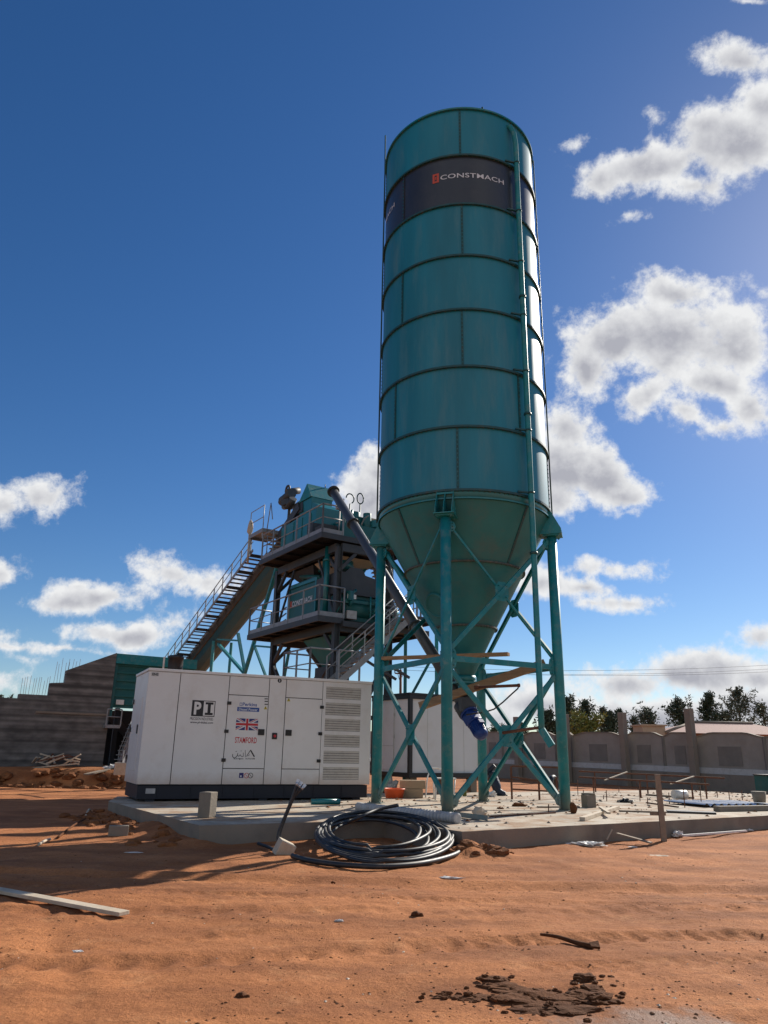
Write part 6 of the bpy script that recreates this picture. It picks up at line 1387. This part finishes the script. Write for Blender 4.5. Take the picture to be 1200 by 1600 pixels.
# bent white hose over it
mb = MB(); P_ = [at(675, 1200, 23.2), at(686, 1201, 23.2), at(698, 1206, 23.1), at(704, 1214, 23.1), at(705, 1245, 22.9)]; mb.tube(smooth_path(P_), .022, 8); mb.tube(smooth_path([at(675, 1200, 23.2), at(668, 1215, 23.1), at(665, 1247, 23.0)]), .022, 8); o = build_at(mb, 'white_conduit', M['plastic'], P_[-1]); tag(o, 'bent white conduit arching before the cabin wall', 'conduit')
# green bottle
p = sb(726, 1244); mb = MB(); mb.lathe([(0, 0), (.06, 0), (.065, .2), (.03, .28), (.028, .34), (0, .34)], (p.x, p.y, ZS), n=16); o = build_at(mb, 'green_bottle', M['leafy'], p); tag(o, 'green bottle on the slab between the front and back silo legs', 'bottle')
# dark tarpaulin roll slumped at the cabin corner
p = sb(776, 1243); mb = MB()
P_ = [at(768, 1206, p.y+.1), at(771, 1215, p.y+.1), at(775, 1227, p.y), at(779, 1237, p.y-.05), at(793, 1243, p.y-.1)]
P_ = smooth_path(P_); n_ = len(P_); mb.tube(P_, [.10+.05*math.sin(PI*min(1, i/n_*1.2))-(.08 if i > n_-4 else 0)+.012*noise.noise(V((i*.8, 1, 0))) for i in range(n_)], 14)
P2 = smooth_path([at(757, 1213, p.y+.25), at(765, 1204, p.y+.2), at(773, 1196, p.y+.15)]); mb.tube(P2, .07, 10)
o = build_at(mb, 'tarpaulin_roll', M['cloth'], (p.x, p.y, ZS)); tag(o, 'dark navy roll of tarpaulin slumped on the slab at the cabin corner', 'tarpaulin')
# brick among soil at left, sticks
p = gz(184, 1308, .0); mb = MB(); mb.box((p.x, p.y, gh(p.x, p.y)+.08), (.34, .2, .18), rz=.3); o = build_at(mb, 'brick', M['conc'], (p.x, p.y, 0), bevel=.012); tag(o, 'grey brick lying in the dug soil left of the slab corner', 'brick')
def gstick(label, a, b, r, m_, z=.03):
    a = gz(*a); b = gz(*b); mb = MB(); mb.tube(smooth_path([V((a.x, a.y, gh(a.x, a.y)+z)), V(((a.x+b.x)/2, (a.y+b.y)/2, gh((a.x+b.x)/2, (a.y+b.y)/2)+z+.02)), V((b.x, b.y, gh(b.x, b.y)+z))]), r, 6); o = build_at(mb, 'dry_stick', m_, (a.x, a.y, 0)); return tag(o, label, 'stick')
gstick('pale dry stick at the near end of the long dark hose left of the slab', (60, 1323), (78, 1314), .022, M['palewood'])
gstick('pale dry stick on top of the soil beside the far left slab corner', (133, 1279), (142, 1270), .025, M['palewood'])
gstick('thin dark branch curving over the soil between two pale sticks', (90, 1312), (133, 1282), .02, M['clod'])
# pale poles dumped before the ramp wall
ply = thing('scaffold_pile', 'tangled pile of pale scaffold timbers at the foot of the ramp wall', 'timber pile', (at(90, 1195, 34).x, 34, .7))
rnd = random.Random(5)
for i in range(26):
    x0 = 55+rnd.uniform(0, 60); x1 = x0+rnd.uniform(-30, 45); Y0 = 33.3+rnd.uniform(0, 1.5); z0 = .72+rnd.uniform(0, .35); z1 = .72+rnd.uniform(0, .5)
    a = at(min(118, x0), 1195, Y0); b = at(max(50, min(124, x1)), 1195, Y0+rnd.uniform(-.4, .6)); mb = MB(); mb.beam((a.x, a.y, z0), (b.x, b.y, z1), .07, .05); mb.build('timber', M['palewood'] if i % 3 else M['rust'], ply)
a = at(40, 1201, 32.7); b = at(124, 1193, 33.5); mb = MB(); mb.beam(a, b, .12, .05); mb.build('timber', M['palewood'], ply)
crumple('rubble_lump', 'white and grey debris on the soil beside the generator left end', 178, 1228, .5, .3, .22, M['plastic'], 'debris', z=0.0, seed=44)
p = at(190, 1197, 30); mb = MB(); mb.box((p.x, p.y, p.z-.1), (.5, .4, .45), rz=.4); o = build_at(mb, 'broken_crate', M['palewood'], (p.x, p.y, p.z-.3), bevel=.02); tag(o, 'pale broken crate on the debris below the bin stair', 'crate')
a = at(135, 1210, 31.5); b = at(182, 1199, 33); mb = MB(); mb.beam(a, b, .3, .05); o = build_at(mb, 'timber_plank', M['greywood'], a); tag(o, 'grey plank on the debris between the ramp wall and the generator', 'plank')
